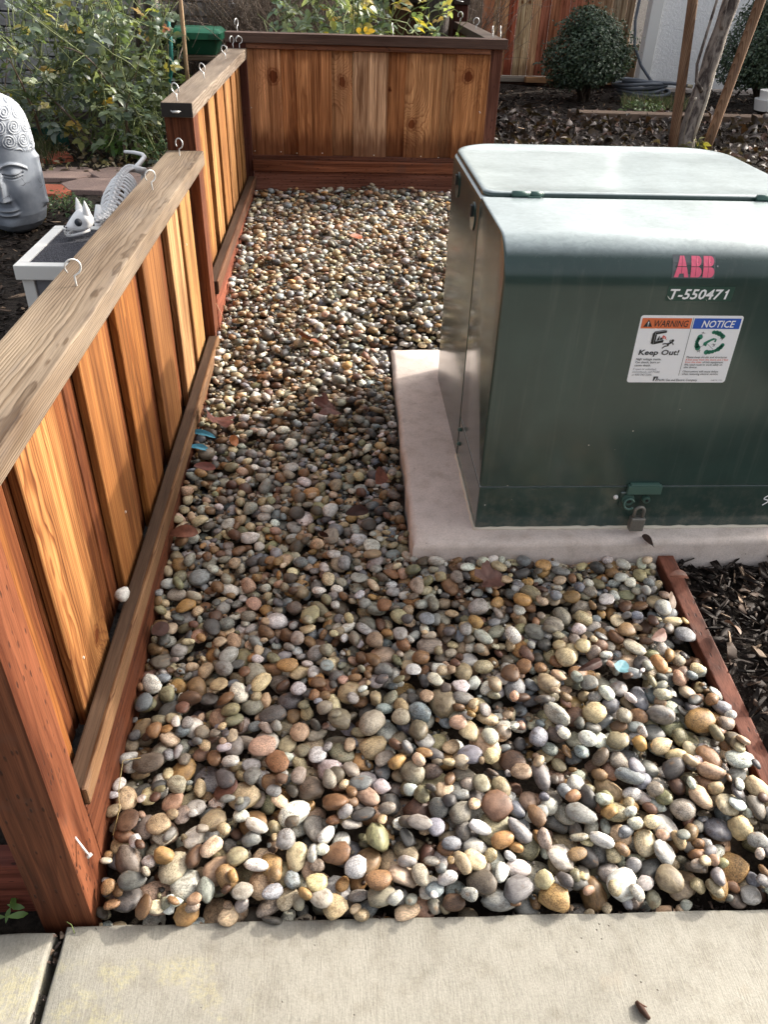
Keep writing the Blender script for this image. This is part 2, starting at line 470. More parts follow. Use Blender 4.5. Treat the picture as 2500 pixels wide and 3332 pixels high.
GZ = np.where((GX > 0.8) & (GY > 2.6), surf(GY) - 0.02, GZ) + 0.012 * np.sin(GX * 5.1 + GY * 3.3) * (np.abs(GX) < 7) * (GY > 1.0)
nx, ny = len(gx), len(gy)
idx = np.arange(nx * ny).reshape(ny, nx)
GF = np.stack([idx[:-1, :-1], idx[:-1, 1:], idx[1:, 1:], idx[1:, :-1]], -1).reshape(-1, 4)
g = link('ground', np_mesh('ground', np.stack([GX, GY, GZ], -1).reshape(-1, 3), GF), M_SOIL)
tag(g, 'dark garden soil under the beds and pebbles', kind='structure')

def rise(x, y):  # and lie heaped against its front
    return 0.032 * np.clip((x - 0.05) / 0.15, 0, 1) * np.exp(-((y - 1.49) / 0.16) ** 2) * (y < 1.52)
# sidewalk: two slabs with an earth joint between
walk = tag(empty('sidewalk', (0, 0.3, -0.1)), 'pale broomed concrete sidewalk with yellow chalk smudges', kind='structure')
def slab(name, pts, z0, z1, parent, mat, rounding=0.008, wobble=0.0, sub=0.06):
    bm = bmesh.new()
    P = []
    for i, a in enumerate(pts):
        b = pts[(i + 1) % len(pts)]
        n = max(1, int(math.dist(a, b) / sub)) if wobble else 1
        for k in range(n):
            t = k / n
            q = [a[0] + (b[0] - a[0]) * t, a[1] + (b[1] - a[1]) * t]
            if wobble and k: q[0] += random.uniform(-1, 1) * wobble; q[1] += random.uniform(-1, 1) * wobble
            P.append(q)
    cx = sum(p[0] for p in P) / len(P); cy = sum(p[1] for p in P) / len(P)
    f = bm.faces.new([bm.verts.new((p[0] - cx, p[1] - cy, 0)) for p in P])
    r = bmesh.ops.extrude_face_region(bm, geom=[f])
    tv = [v for v in r['geom'] if isinstance(v, bmesh.types.BMVert)]
    for v in tv: v.co.z += z1 - z0
    bm.normal_update()
    tops = [e for e in bm.edges if all(v in tv for v in e.verts)]
    bmesh.ops.bevel(bm, geom=tops, offset=rounding, segments=3, affect='EDGES', profile=0.5)
    bmesh.ops.recalc_face_normals(bm, faces=bm.faces)
    return bm_link(name, bm, mat, parent, (cx, cy, z0), angle=35)
slab('slab', [(-0.468, -1.4), (1.9, -1.4), (1.9, 0.678), (0.75, 0.69), (0.0, 0.700), (-0.462, 0.704)], -0.11, 0.0, walk, M_WALK, 0.006, 0.0012, 0.05)
slab('slab', [(-3.0, -1.4), (-0.486, -1.4), (-0.480, 0.696), (-3.0, 0.72)], -0.11, -0.002, walk, M_WALK, 0.007, 0.0015, 0.05)
for i in range(26):   # crumbs and grit lying in the joint
    pass

# transformer pad
pad = slab('concrete_pad', [(0.178, 1.492), (1.34, 1.50), (1.34, 2.66), (0.190, 2.655)], 0.02, 0.195, None, M_PAD, 0.016, 0.003, 0.05)
tag(pad, 'pinkish grey concrete pad under the green transformer box', 'concrete pad')

# ------------------------------------------------------------------ fences
RED = [(.16, .054, .017), (.18, .066, .022), (.14, .045, .015), (.22, .10, .038), (.16, .06, .022), (.18, .064, .02)]
PALE = [(.60, .38, .19), (.56, .35, .17)]
STAIN = (.14, .047, .022)
STAINDK = (.10, .034, .024)

# one open screw hook, its mesh shared by all
def hook_mesh():
    P = [(0, 0, -0.012), (0, 0, 0.006), (0, 0, 0.019)]
    r, cz = 0.0135, 0.0335
    for k in range(17):
        a = -math.pi / 2 + math.radians(18) + k / 16 * math.radians(292)
        P.append((r * math.cos(a), 0.0006 * k / 16 * 6, cz + r * math.sin(a)))
    t = Tubes(); t.add(P, 0.0017, 7)
    V = np.concatenate(t.V); F = [np.concatenate(t.Q), np.concatenate(t.T)]
    me = np_mesh('screw_hook', V, F); me.materials.append(M_GALV); return me
HOOK = hook_mesh()
def hook(parent, x, y, z, rz, tilt=0.0, size=1.0):
    o = bpy.data.objects.new('screw_hook', HOOK); COL.objects.link(o)
    o.parent = parent; o.location = Vector((x, y, z)) - wloc(parent)
    o.rotation_euler = (random.uniform(-.08, .08) + tilt, random.uniform(-.08, .08), rz); o.scale = (size,) * 3
    return o

def nail_heads(parent, pts, mat=M_NAILHEAD, axis='x'):
    for p in pts:
        bm = bmesh.new(); bmesh.ops.create_cone(bm, cap_ends=True, segments=8, radius1=0.0026, radius2=0.0026, depth=0.002)
        o = bm_link('nail', bm, mat, parent, p)
        o.rotation_euler = (0, math.pi / 2, 0) if axis == 'x' else (math.pi / 2, 0, 0)

# --- long fence on the left, two stepped bays
fl = empty('wooden_fence', (-0.46, 0.75, -0.05), 'low redwood board fence stepping up along the left of the pebbles', 'fence')
post = plank('post', -0.507, -0.419, 0.711, 0.800, -0.06, 0.814, W_POST, fl, STAIN, 0.004, 2)
plank('post', -0.510, -0.424, 2.603, 2.690, 0.05, 0.945, W_POST, fl, STAIN, 0.003, 2)
plank('cap_rail', -0.512, -0.402, 0.52, 2.600, 0.815, 0.854, W_CAP_Y, fl, (.215, .168, .124), 0.0035, 2)
plank('cap_rail', -0.511, -0.419, 2.575, 4.284, 0.947, 0.987, W_CAP_Y, fl, (.21, .17, .135), 0.0035, 2)
endg = plank('end_grain', -0.5095, -0.4205, 2.5725, 2.576, 0.949, 0.9855, plain('black end grain', (.012, .009, .008), .7), fl, None, 0)
plank('bottom_rail', -0.447, -0.412, 0.803, 2.600, 0.203, 0.247, W_DARK_Y, fl, (.060, .036, .023), 0.004, 2, slope=(1, 0.0166))
plank('sunlit_edge_strip', -0.420, -0.4095, 0.800, 2.600, 0.209, 0.2485, W_CAP_Y, fl, (.22, .125, .065), 0.005, 2, slope=(1, 0.0166))  # added strip: the rail's worn outer edge, sunlight put into its lighter colour
plank('bottom_rail', -0.447, -0.412, 2.694, 4.272, 0.378, 0.424, W_DARK_Y, fl, (.055, .033, .022), 0.004, 2, slope=(1, 0.004))
plank('sunlit_edge_strip', -0.420, -0.4095, 2.694, 4.272, 0.384, 0.4255, W_CAP_Y, fl, (.12, .056, .03), 0.005, 2, slope=(1, 0.004))  # upper bay's added strip, sunlit edge again painted as a lighter tone
plank('kickboard', -0.448, -0.4205, 0.802, 2.600, -0.06, 0.2005, W_KICK_Y, fl, STAIN, 0.003, 1, slope=(1, 0.0166))
plank('kickboard', -0.448, -0.4205, 2.692, 4.272, 0.06, 0.3755, W_KICK_Y, fl, (.22, .07, .04), 0.003)
def fboard(x0, x1, y0, y1, z0, z1, col, **pr):
    x0, x1 = x0 - .012, x1 - .012          # a narrow trough is left between boards and ledge
    lo, hi = (.803, 2.600) if y1 < 2.65 else (2.692, 4.29)
    y0, y1 = max(lo, y0 * 1.018), min(hi, y1 * 1.018)
    z0 -= .03
    pr.setdefault('stain', 0.0); pr['height'] = z1 - z0
    return plank('board', x0, x1, y0, y1, z0, z1, W_RAW_Y, fl, col, 0.002, 1, props=pr)
front = [(0.70, 0.875, RED[2]), (0.955, 1.137, PALE[1]), (1.287, 1.468, RED[3]), (1.556, 1.735, RED[1]), (1.838, 2.035, RED[4]), (2.158, 2.322, PALE[0]), (2.368, 2.545, RED[3])]
cols = [(.21, .078, .022), (.33, .155, .055), (.25, .105, .033), (.27, .11, .03), (.24, .105, .036), (.42, .25, .12), (.36, .195, .075)]
for i, ((a, b, c), cc) in enumerate(zip(front, cols)):
    kn = {1: dict(knot_x=0.035, knot_z=0.10, knot_r=0.014)}.get(i, {})
    fboard(-0.463, -0.4455, max(a, .804), b, 0.215, 0.8145, cc, stain=0.35, **kn)
rec = [(0.804, 0.94, RED[2]), (0.945, 1.0, RED[0]), (1.10, 1.232, RED[5]), (1.238, 1.33, RED[2]), (1.43, 1.60, RED[0]), (1.69, 1.88, RED[2]), (2.0, 2.19, RED[0]), (2.29, 2.40, RED[1]), (2.5, 2.602, RED[2])]
for a, b, c in rec:
    fboard(-0.4825, -0.4645, a, b, 0.215, 0.8145, c, stain=0.5)
front2 = [(2.705, 2.79), (2.83, 2.995), (3.105, 3.268), (3.357, 3.545), (3.60, 3.79), (3.86, 4.0), (4.07, 4.19)]
for i, (a, b) in enumerate(front2):
    fboard(-0.463, -0.4455, a, b, 0.39, 0.9465, [(.29, .13, .04), (.32, .155, .05), (.36, .19, .07), (.30, .14, .045), (.34, .175, .065), (.26, .125, .042), (.28, .14, .05)][i], stain=0.6)
for a, b in [(2.692, 2.72), (2.77, 2.85), (2.97, 3.13), (3.24, 3.38), (3.52, 3.63), (3.76, 3.89), (3.97, 4.10), (4.16, 4.27)]:
    fboard(-0.4825, -0.4645, a, b, 0.39, 0.9465, RED[2], stain=0.6)
for y, rz in ((1.393, 0.5), (2.103, 0.7), (2.522, -0.5)):
    hook(fl, -0.462, y, 0.853, rz, 0, 1.0)
for x, y, rz in ((-.466, 2.602, 2.6), (-.459, 3.135, 2.5), (-.462, 3.809, 2.7), (-.478, 4.272, 1.1), (-.449, 4.268, .3)):
    hook(fl, x, y, 0.986, rz, -0.12 if rz > 2 else 0, 1.05)
# the loose hook in the cap's end and the bent nail in the near post
t = Tubes(); t.add([(-.482, 2.574, .966), (-.478, 2.556, .966), (-.470, 2.548, .967), (-.458, 2.55, .967), (-.452, 2.56, .966)], 0.0017, 6); t.add([(-.474, 2.551, .9655), (-.455, 2.546, .9665)], 0.0035, 6)
t.build('screw_hook', M_GALV, fl, (-.466, 2.56, .966))
t = Tubes(); t.add([(-.421, .742, .196), (-.4085, .733, .178), (-.4005, .728, .166)], 0.0019, 8); t.add([(-.4010, .7284, .1668), (-.3985, .7268, .1635)], 0.0047, 10)
t.build('nail', M_GALV, fl, (-.42, .74, .19))
nail_heads(fl, [(-.4195, 2.62, .80), (-.4565, 2.44, .62), (-.4565, 1.40, .36), (-.4565, 1.02, .31), (-.4140, 1.33, .2265)])
# a thicker horizontal board on the garden side of the near post
plank('kickboard', -1.6, -0.508, 0.745, 0.785, -0.03, 0.115, W_KICK_X, fl, (.17, .05, .035), 0.003)

# --- back panel fence
fb = empty('wooden_fence', (0.15, 4.33, 0.3), 'knotty redwood panel fence with dark cap across the far end of the pebbles', 'fence')
plank('post', -0.510, -0.424, 4.296, 4.385, 0.2, 1.0085, W_POST, fb, STAINDK, 0.003, 2)
plank('post', 0.712, 0.803, 4.318, 4.400, 0.2, 1.0075, W_POST, fb, (.19, .085, .062), 0.003, 2)
plank('cap_rail', -0.517, 0.817, 4.284, 4.376, 1.0095, 1.0505, W_DARK_X, fb, (.085, .052, .042), 0.003, 2)
plank('trim_strip', -0.423, 0.741, 4.296, 4.311, 0.986, 1.0088, W_KICK_X, fb, (.22, .10, .06), 0.0015)
plank('bottom_rail', -0.423, 0.745, 4.278, 4.322, 0.451, 0.5005, W_KICK_X, fb, (.20, .075, .04), 0.003, 2)
plank('bottom_strip', -0.423, 0.745, 4.304, 4.322, 0.5010, 0.522, W_KICK_X, fb, (.11, .045, .03), 0.002)
plank('kickboard', -0.4195, 0.745, 4.288, 4.326, 0.2, 0.4500, W_KICK_X, fb, (.20, .085, .06), 0.003)
def bboard(x0, x1, y0, y1, col, kn=None, stain=1.0, z0=0.503, z1=0.985):
    pr = dict(stain=stain, height=z1 - z0)
    col = (min(.8, col[0] * 1.15), min(.8, col[1] * 1.2), min(.75, col[2] * 1.4))
    if kn: pr.update(knot_x=kn[0] - (x0 + x1) / 2, knot_z=kn[1] - z0, knot_r=kn[2])
    return plank('board', x0, x1, y0, y1, z0, z1, W_RAW_X, fb, col, 0.002, 1, props=pr)
B = [(-.422, -.266, (.47, .23, .10), (-.302, .872, .024)), (-.194, -.020, (.44, .20, .075), None), (.082, .250, (.52, .33, .18), None), (.337, .516, (.46, .235, .095), (.375, .675, .020)), (.580, .744, (.40, .18, .065), (.643, .893, .022))]
for x0, x1, c, k in B: bboard(x0, x1, 4.306, 4.3225, c, k)
for x0, x1, c, k in [(-.30, -.165, (.42, .185, .07), None), (-.05, .0815, (.47, .25, .11), (.03, .855, .020)), (.083, .11, RED[2], None), (.225, .36, (.36, .155, .055), (.262, .828, .008)), (.49, .61, (.46, .24, .10), None)]:
    bboard(x0, x1, 4.3235, 4.339, c, k)
for x, y, rz in ((-.462, 4.34, 1.2), (.272, 4.345, 1.4), (.752, 4.35, 1.3), (.79, 4.352, 1.4)):
    hook(fb, x, y, 1.0495, rz, 0, 1.1)
t = Tubes(); t.add([(-.468, 4.284, 1.022), (-.462, 4.27, 1.029), (-.452, 4.268, 1.036)], 0.0018, 6); t.add([(-.463, 4.271, 1.027), (-.450, 4.266, 1.038)], 0.0035, 6)
t.build('screw_hook', M_GALV, fb, (-.46, 4.28, 1.03))
nail_heads(fb, [(x, 4.3035, z) for x, z in ((-.41, .54), (-.28, .538), (-.20, .533), (-.072, .535), (.19, .53), (.43, .529), (.52, .525), (-.415, .735), (.715, .735), (.712, .74))], axis='y')

# --- short return fence behind the right corner
fr = empty('wooden_fence', (0.76, 5.0, 0.4), 'dark capped return fence running back from the right end post', 'fence')
plank('cap_rail', 0.722, 0.806, 4.379, 5.62, 1.011, 1.049, W_DARK_Y, fr, (.075, .055, .045), 0.003, 2)
plank('post', 0.722, 0.806, 5.622, 5.71, 0.35, 1.135, W_POST, fr, STAINDK, 0.003)
plank('cap_rail', 0.714, 0.812, 5.60, 7.8, 1.137, 1.178, W_DARK_Y, fr, (.05, .036, .03), 0.003, 2)
for k in range(9):
    y = 4.41 + k * 0.135
    plank('board', 0.742 if k % 2 else 0.762, 0.758 if k % 2 else 0.778, y, y + 0.14, 0.45, 1.0105, W_RAW_Y, fr, (.16, .08, .045), 0.002, props=dict(stain=.8, height=.56))
for k in range(15):
    y = 5.72 + k * 0.135
    plank('board', 0.742 if k % 2 else 0.762, 0.758 if k % 2 else 0.778, y, y + 0.14, 0.5, 1.136, W_RAW_Y, fr, (.12, .065, .04), 0.002, props=dict(stain=.8, height=.6))
plank('cap_rail', -0.35, 0.712, 5.61, 5.70, 1.137, 1.178, W_DARK_X, fr, (.04, .03, .026), 0.003, 2)
for k in range(3):
    plank('board', 0.33 + k * 0.128, 0.455 + k * 0.128, 5.645, 5.663, 0.5, 1.136, W_RAW_X, fr, (.11, .06, .04), 0.002, props=dict(stain=.8, height=.6))
for x, y in ((.745, 5.50), (.757, 4.93)):
    hook(fr, x, y, 1.048, .3, 0, 1.2)
hook(fr, .73, 5.585, 1.158, .3, 1.6, 1.3)

# --- tall board fence in the far background
ff = empty('board_fence', (1.9, 7.92, 0.5), 'tall fence of red, orange and grey boards behind the round shrub', 'fence')
edges = [.93, 1.03, 1.135, 1.186, 1.261, 1.357, 1.408, 1.487, 1.563, 1.63, 1.698, 1.765, 1.85, 1.934, 2.019, 2.103, 2.18, 2.268, 2.39, 2.45, 2.513, 2.58]
fcol = [(.26, .22, .18), (.24, .21, .18), (.25, .21, .17), (.27, .22, .17), (.40, .17, .09), (.52, .36, .21), (.50, .27, .14), (.36, .10, .055), (.50, .38, .23), (.48, .35, .21), (.50, .30, .17), (.38, .14, .085), (.40, .17, .09), (.36, .13, .075), (.33, .12, .075), (.36, .15, .09), (.38, .2, .12), (.40, .27, .17), (.34, .27, .19), (.36, .28, .19), (.30, .23, .16)]
for i, c in enumerate(fcol):
    a, b = edges[i], edges[i + 1]
    kn = dict(knot_x=0.0, knot_z=0.55, knot_r=0.012) if i in (8, 9) else {}
    c = tuple(min(.8, v_ * 1.35) for v_ in c)
    plank('board', a, b - 0.003, 7.905 + (i % 2) * 0.012, 7.925 + (i % 2) * 0.012, 0.535, 2.35, W_RAW_X, ff, c, 0.002, props=dict(stain=0.7, height=1.8, **kn))
plank('bottom_rail', .9, 1.80, 7.80, 7.90, 0.495, 0.532, W_CAP_X, ff, (.30, .26, .22), 0.003)
plank('bottom_rail', 1.66, 2.66, 7.72, 7.795, 0.50, 0.542, W_CAP_X, ff, (.40, .22, .11), 0.003)
plank('kickboard', .9, 2.66, 7.83, 7.899, 0.33, 0.4945, W_KICK_X, ff, (.13, .07, .05), 0.003)
plank('cap_rail', .9, 2.62, 7.88, 7.97, 2.352, 2.39, W_CAP_X, ff, (.34, .25, .18), 0.003)
plank('kickboard', 2.33, 2.665, 7.86, 7.895, 0.50, 0.80, W_RAW_X, ff, (.36, .27, .18), 0.002, props=dict(stain=.3, height=.3))

# --- white stucco wall of the house
sw = N('white stucco', 0.85, 0.2); q = sw.pos()
s1 = sw.noise(q, 55.0, 4, 0.6, 0.5)
sw.bump(sw.ramp(s1, (0.42, 0.0), (0.55, 1.0)), 0.45, 0.008)
M_STUCCO = sw.out(sw.mix(0.15, (.92, .92, .92), sw.ramp(sw.noise(q, 4.0, 3), (0.3, 0.85), (0.7, 1.05)), 'MULTIPLY'))
M_WHITE = plain('white painted wood', (.78, .77, .74), 0.45)
hw = empty('house_wall', (4.2, 7.7, 0.45), 'white stucco house wall with white corner board at right background', 'house')
plank('wall', 2.70, 7.5, 7.60, 7.9, 0.50, 2.9, M_STUCCO, hw, None, 0.004)
plank('corner_board', 2.600, 2.698, 7.545, 7.66, 0.475, 2.9, M_WHITE, hw, None, 0.004)
plank('footing', 2.70, 7.5, 7.59, 7.8, 0.30, 0.499, M_PAD, hw, None, 0.004)

# ------------------------------------------------------------------ pebbles: dropped one by one onto a height map
def drop_pebbles():
    g = 0.004
    x0, y0 = -0.46, 0.64
    nx, ny = int(1.56 / g), int(3.68 / g)
    X = x0 + (np.arange(nx) + 0.5) * g; Y = y0 + (np.arange(ny) + 0.5) * g
    xx, yy = np.meshgrid(X, Y)
    zs = surf(yy) + 0.010 * np.sin(xx * 6 + yy * 2.2) * np.sin(yy * 4.1 - xx * 2.7) - dip(xx, yy) + rise(xx, yy)
    edge_y = np.where(xx < 0, 0.700 - 0.004 * xx, 0.700 - 0.0133 * xx)
    ok = (xx > -0.418) & (yy > edge_y - 0.003) & (yy < 4.284)
    ok &= ~((xx > 0.172) & (yy > 1.488) & (yy < 2.66))
    ok &= (xx < 0.808 - 0.07 * (yy - 1.0)) | (yy > 2.0)
    ok &= (yy > 2.62) | (xx < 0.2) | (yy < 1.5)
    ok &= (xx < 0.80) | (yy < 2)
    ok &= ~((xx < -.414) & (yy < .805))
    free = ok.copy()
    for dj, di in ((0, 2), (0, -2), (2, 0), (-2, 0), (0, 1), (1, 0), (-1, 0), (0, -1)):
        free |= np.roll(np.roll(ok, dj, 0), di, 1)
    H = np.where(free, zs - 0.055, 9.0)
    ID = np.full(H.shape, -1, np.int32)
    cells = np.argwhere(ok)
    out = []
    rng = RNG
    n_try = 0
    target = 0.0
    fill = 0
    for it in range(32000):
        if not fill and it % 400 == 0 and it > 3000:
            if np.mean((H - zs)[ok]) > -0.0055: fill = it
        if fill and it > fill + 4200: break
        pick = cells[rng.integers(0, len(cells), 60 if fill else 10)]
        d = H[pick[:, 0], pick[:, 1]] - zs[pick[:, 0], pick[:, 1]]
        j, i = pick[np.argmin(d)]
        L = float(np.clip(0.0365 * math.exp(rng.normal(0, 0.28)), 0.017, 0.062))
        L *= float(np.interp(Y[j], [.85, 1.05, 1.4, 4.3], [1.15, 1.02, .80, .80]))
        if fill: L = rng.uniform(0.012, 0.030)
        rb_, rc_ = rng.uniform(0.55, 0.95), rng.uniform(0.28, 0.66)
        ra, rb, rc = L / 2, L / 2 * rb_, L / 2 * rc_
        rc = min(rc, rb)
        best = None
        for k in range(7):
            if k == 5:
                if best is not None and best[0] < 0.03: break
                ra, rb, rc = ra * .6, rb * .6, rc * .6
            yaw = rng.uniform(0, 2 * np.pi)
            tl = abs(rng.normal(0, 0.33)) + (0.5 if rng.random() < 0.1 else 0)
            ta = rng.uniform(0, 2 * np.pi)
            R = np.array(Matrix.Rotation(tl, 3, Vector((math.cos(ta), math.sin(ta), 0))) @ Matrix.Rotation(yaw, 3, 'Z'))
            C = (R * np.array([ra * ra, rb * rb, rc * rc])) @ R.T
            Q = np.linalg.inv(C)
            ex, ey = math.sqrt(C[0, 0]), math.sqrt(C[1, 1])
            hi, hj = int(ex / g) + 1, int(ey / g) + 1
            ii = i + int(rng.normal(0, 2.5)) if k else i; jj = j + int(rng.normal(0, 2.5)) if k else j
            if ii - hi < 0 or jj - hj < 0 or ii + hi >= nx or jj + hj >= ny: continue
            u = (np.arange(-hi, hi + 1) * g)[None, :]; v = (np.arange(-hj, hj + 1) * g)[:, None]
            b = Q[0, 2] * u + Q[1, 2] * v
            c = Q[0, 0] * u * u + 2 * Q[0, 1] * u * v + Q[1, 1] * v * v - 1
            disc = b * b - Q[2, 2] * c
            m = disc > 0
            sq = np.sqrt(np.where(m, disc, 0)); lo = (-b - sq) / Q[2, 2]; hi_ = (-b + sq) / Q[2, 2]
            sl = (slice(jj - hj, jj + hj + 1), slice(ii - hi, ii + hi + 1))
            z = np.max(np.where(m, H[sl] - lo, -9)) - 0.0015
            sc = z + hi_.max() - zs[jj, ii]
            if best is None or sc < best[0]: best = (sc, z, sl, m, hi_, R, X[ii], Y[jj], (ra, rb, rc))
        if best is None: continue
        sc, z, sl, m, top, R, px, py, rad3 = best
        if sc > (-0.004 if fill else 0.034): continue
        H[sl] = np.where(m & (z + top > H[sl]), z + top, H[sl])
        ID[sl] = np.where(m & (H[sl] == z + top), len(out), ID[sl])
        out.append((px, py, z, R, rad3))
    # grit washed into the gaps
    low = np.argwhere(ok & (H < zs - 0.010)); grit = []
    for j, i in low[rng.integers(0, len(low), 5200)]:
        grit.append((X[i] + rng.uniform(-g, g), Y[j] + rng.uniform(-g, g), H[j, i] + 0.001, rng.uniform(.003, .0075)))
    drop_pebbles.grit = np.array(grit)
    cnt = np.bincount(ID[ID >= 0], minlength=len(out))
    return out, cnt

PAL = [((.43, .33, .20), 14), ((.32, .28, .215), 15), ((.27, .26, .235), 14), ((.095, .09, .083), 8), ((.22, .235, .245), 9), ((.66, .63, .55), 13), ((.22, .125, .06), 13), ((.40, .23, .09), 6), ((.44, .29, .20), 5), ((.23, .205, .12), 8), ((.14, .075, .048), 6), ((.58, .47, .30), 9), ((.52, .51, .47), 10), ((.12, .095, .07), 8)]
PC = np.array([p[0] for p in PAL]); PW = np.array([p[1] for p in PAL], float); PW /= PW.sum()

def stone_shapes(sub, n, seed):
    V, F = ico(sub); r = np.random.default_rng(seed); out = []
    for k in range(n):
        P = V.copy()
        e = r.uniform(2.0, 2.7)
        P = P / (np.sum(np.abs(P) ** e, 1) ** (1 / e))[:, None]
        d = np.zeros(len(P))
        for q in range(5):
            w = r.normal(size=3); w /= np.linalg.norm(w)
            d += r.uniform(-.13, .13) * np.sin(P @ w * r.uniform(1.0, 3.0) + r.uniform(0, 6))
        if k % 3 == 0:      # chipped, angular stones
            for q in range(5):
                w = r.normal(size=3); w /= np.linalg.norm(w); lim = r.uniform(.62, .85)
                over = np.maximum(P @ w - lim, 0); P = P - over[:, None] * w * 0.85
        P = P * (1 + d)[:, None]
        P[:, 0] *= 1 + 0.18 * np.clip(P[:, 1], -1, 1) * r.uniform(-1, 1)
        out.append(P)
    return out, F

pebs, cnt = drop_pebbles()
print('pebbles', len(pebs), 'seen', int((cnt > 2).sum()))
bed = bpy.data.meshes.new('gravel_bed')
by = np.arange(0.69, 4.30, 0.12); bx = np.array([-.419, -.1, .18, .5, .808])
bV = np.array([(x, y, min(surf(y) - 0.045, 0.15 if x > 0 and 1.4 < y < 2.75 else 9)) for y in by for x in bx]); bi = np.arange(len(bV)).reshape(len(by), len(bx))
bF = np.stack([bi[:-1, :-1], bi[:-1, 1:], bi[1:, 1:], bi[1:, :-1]], -1).reshape(-1, 4)
bed = link('gravel_bed', np_mesh('gravel_bed', bV, bF), M_BASE)
tag(bed, 'bed of mixed river pebbles between the fence and the transformer', kind='structure')
cam_d = np.array([math.dist((p[0], p[1], p[2]), CAM) for p in pebs])
area = np.array([p[4][0] * p[4][1] for p in pebs])
score = np.where(cnt > 12, np.minimum(cnt * 1.6e-5, area * 3.1) / cam_d ** 2, 0)
infr = []
for p in pebs:
    d = np.array([p[0], p[1], p[2]]) - CAM; zf = d @ np.array(FW)
    u = 1695.9 * (d @ np.array(RT)) / zf; v = -1695.9 * (d @ np.array(UP)) / zf
    infr.append(abs(u) < 850 and abs(v) < 1130)
score *= np.array(infr)
order = np.argsort(-score)
single = set(order[:300].tolist())
pcol = PC[RNG.choice(len(PC), len(pebs), p=PW)] * 1.0 * RNG.uniform(0.6, 1.2, (len(pebs), 1)) * RNG.uniform(0.93, 1.07, (len(pebs), 3))
s2, f2 = stone_shapes(2, 24, 3); s1_, f1 = stone_shapes(1, 16, 4)
shape_me = []
for P in s2:
    me = np_mesh('pebble', P, f2); me.materials.append(M_PEB1); shape_me.append(me)
for i in single:
    x, y, z, R, s = pebs[i]
    o = bpy.data.objects.new('pebble', shape_me[RNG.integers(24)])
    COL.objects.link(o); o.parent = bed
    M = Matrix(R.tolist()).to_4x4() @ Matrix.Diagonal((*s, 1)); M.translation = (x, y, z)
    o.matrix_basis = M; o.color = (*pcol[i], 1)
Vs, Fs, Cs, Ps, n0 = [], [], [], [], 0
for i, (x, y, z, R, s) in enumerate(pebs):
    if i in single or cnt[i] < 3: continue
    sh, ff_ = (s2[RNG.integers(24)], f2) if y < 1.9 else (s1_[RNG.integers(16)], f1)
    L = sh * np.array(s)
    Vs.append(L @ R.T + (x, y, z)); Fs.append(ff_ + n0); Cs.append(np.tile(pcol[i], (len(L), 1))); Ps.append(L + RNG.uniform(-30, 30, 3)); n0 += len(L)
rest = link('pebbles', np_mesh('pebbles', np.concatenate(Vs), np.concatenate(Fs), np.concatenate(Cs), np.concatenate(Ps)), M_PEB, bed)
rest['kind'] = 'stuff'
gr = drop_pebbles.grit; sg_, fg_ = stone_shapes(1, 8, 6); n_ = len(gr)
gV = np.stack([sg_[k % 8] for k in range(n_)]) * (gr[:, 3:4] * np.ones((1, 3)) * RNG.uniform(.55, 1.2, (n_, 3)))[:, None, :]
gC = PC[RNG.choice(len(PC), n_, p=PW)] * RNG.uniform(.3, .9, (n_, 1))
o = link('grit', np_mesh('grit', (gV + gr[:, None, :3]).reshape(-1, 3), (fg_[None] + (np.arange(n_) * gV.shape[1])[:, None, None]).reshape(-1, 3), np.repeat(gC, gV.shape[1], 0), (gV + RNG.uniform(-20, 20, (n_, 1, 3))).reshape(-1, 3)), M_PEB, bed); o['kind'] = 'stuff'

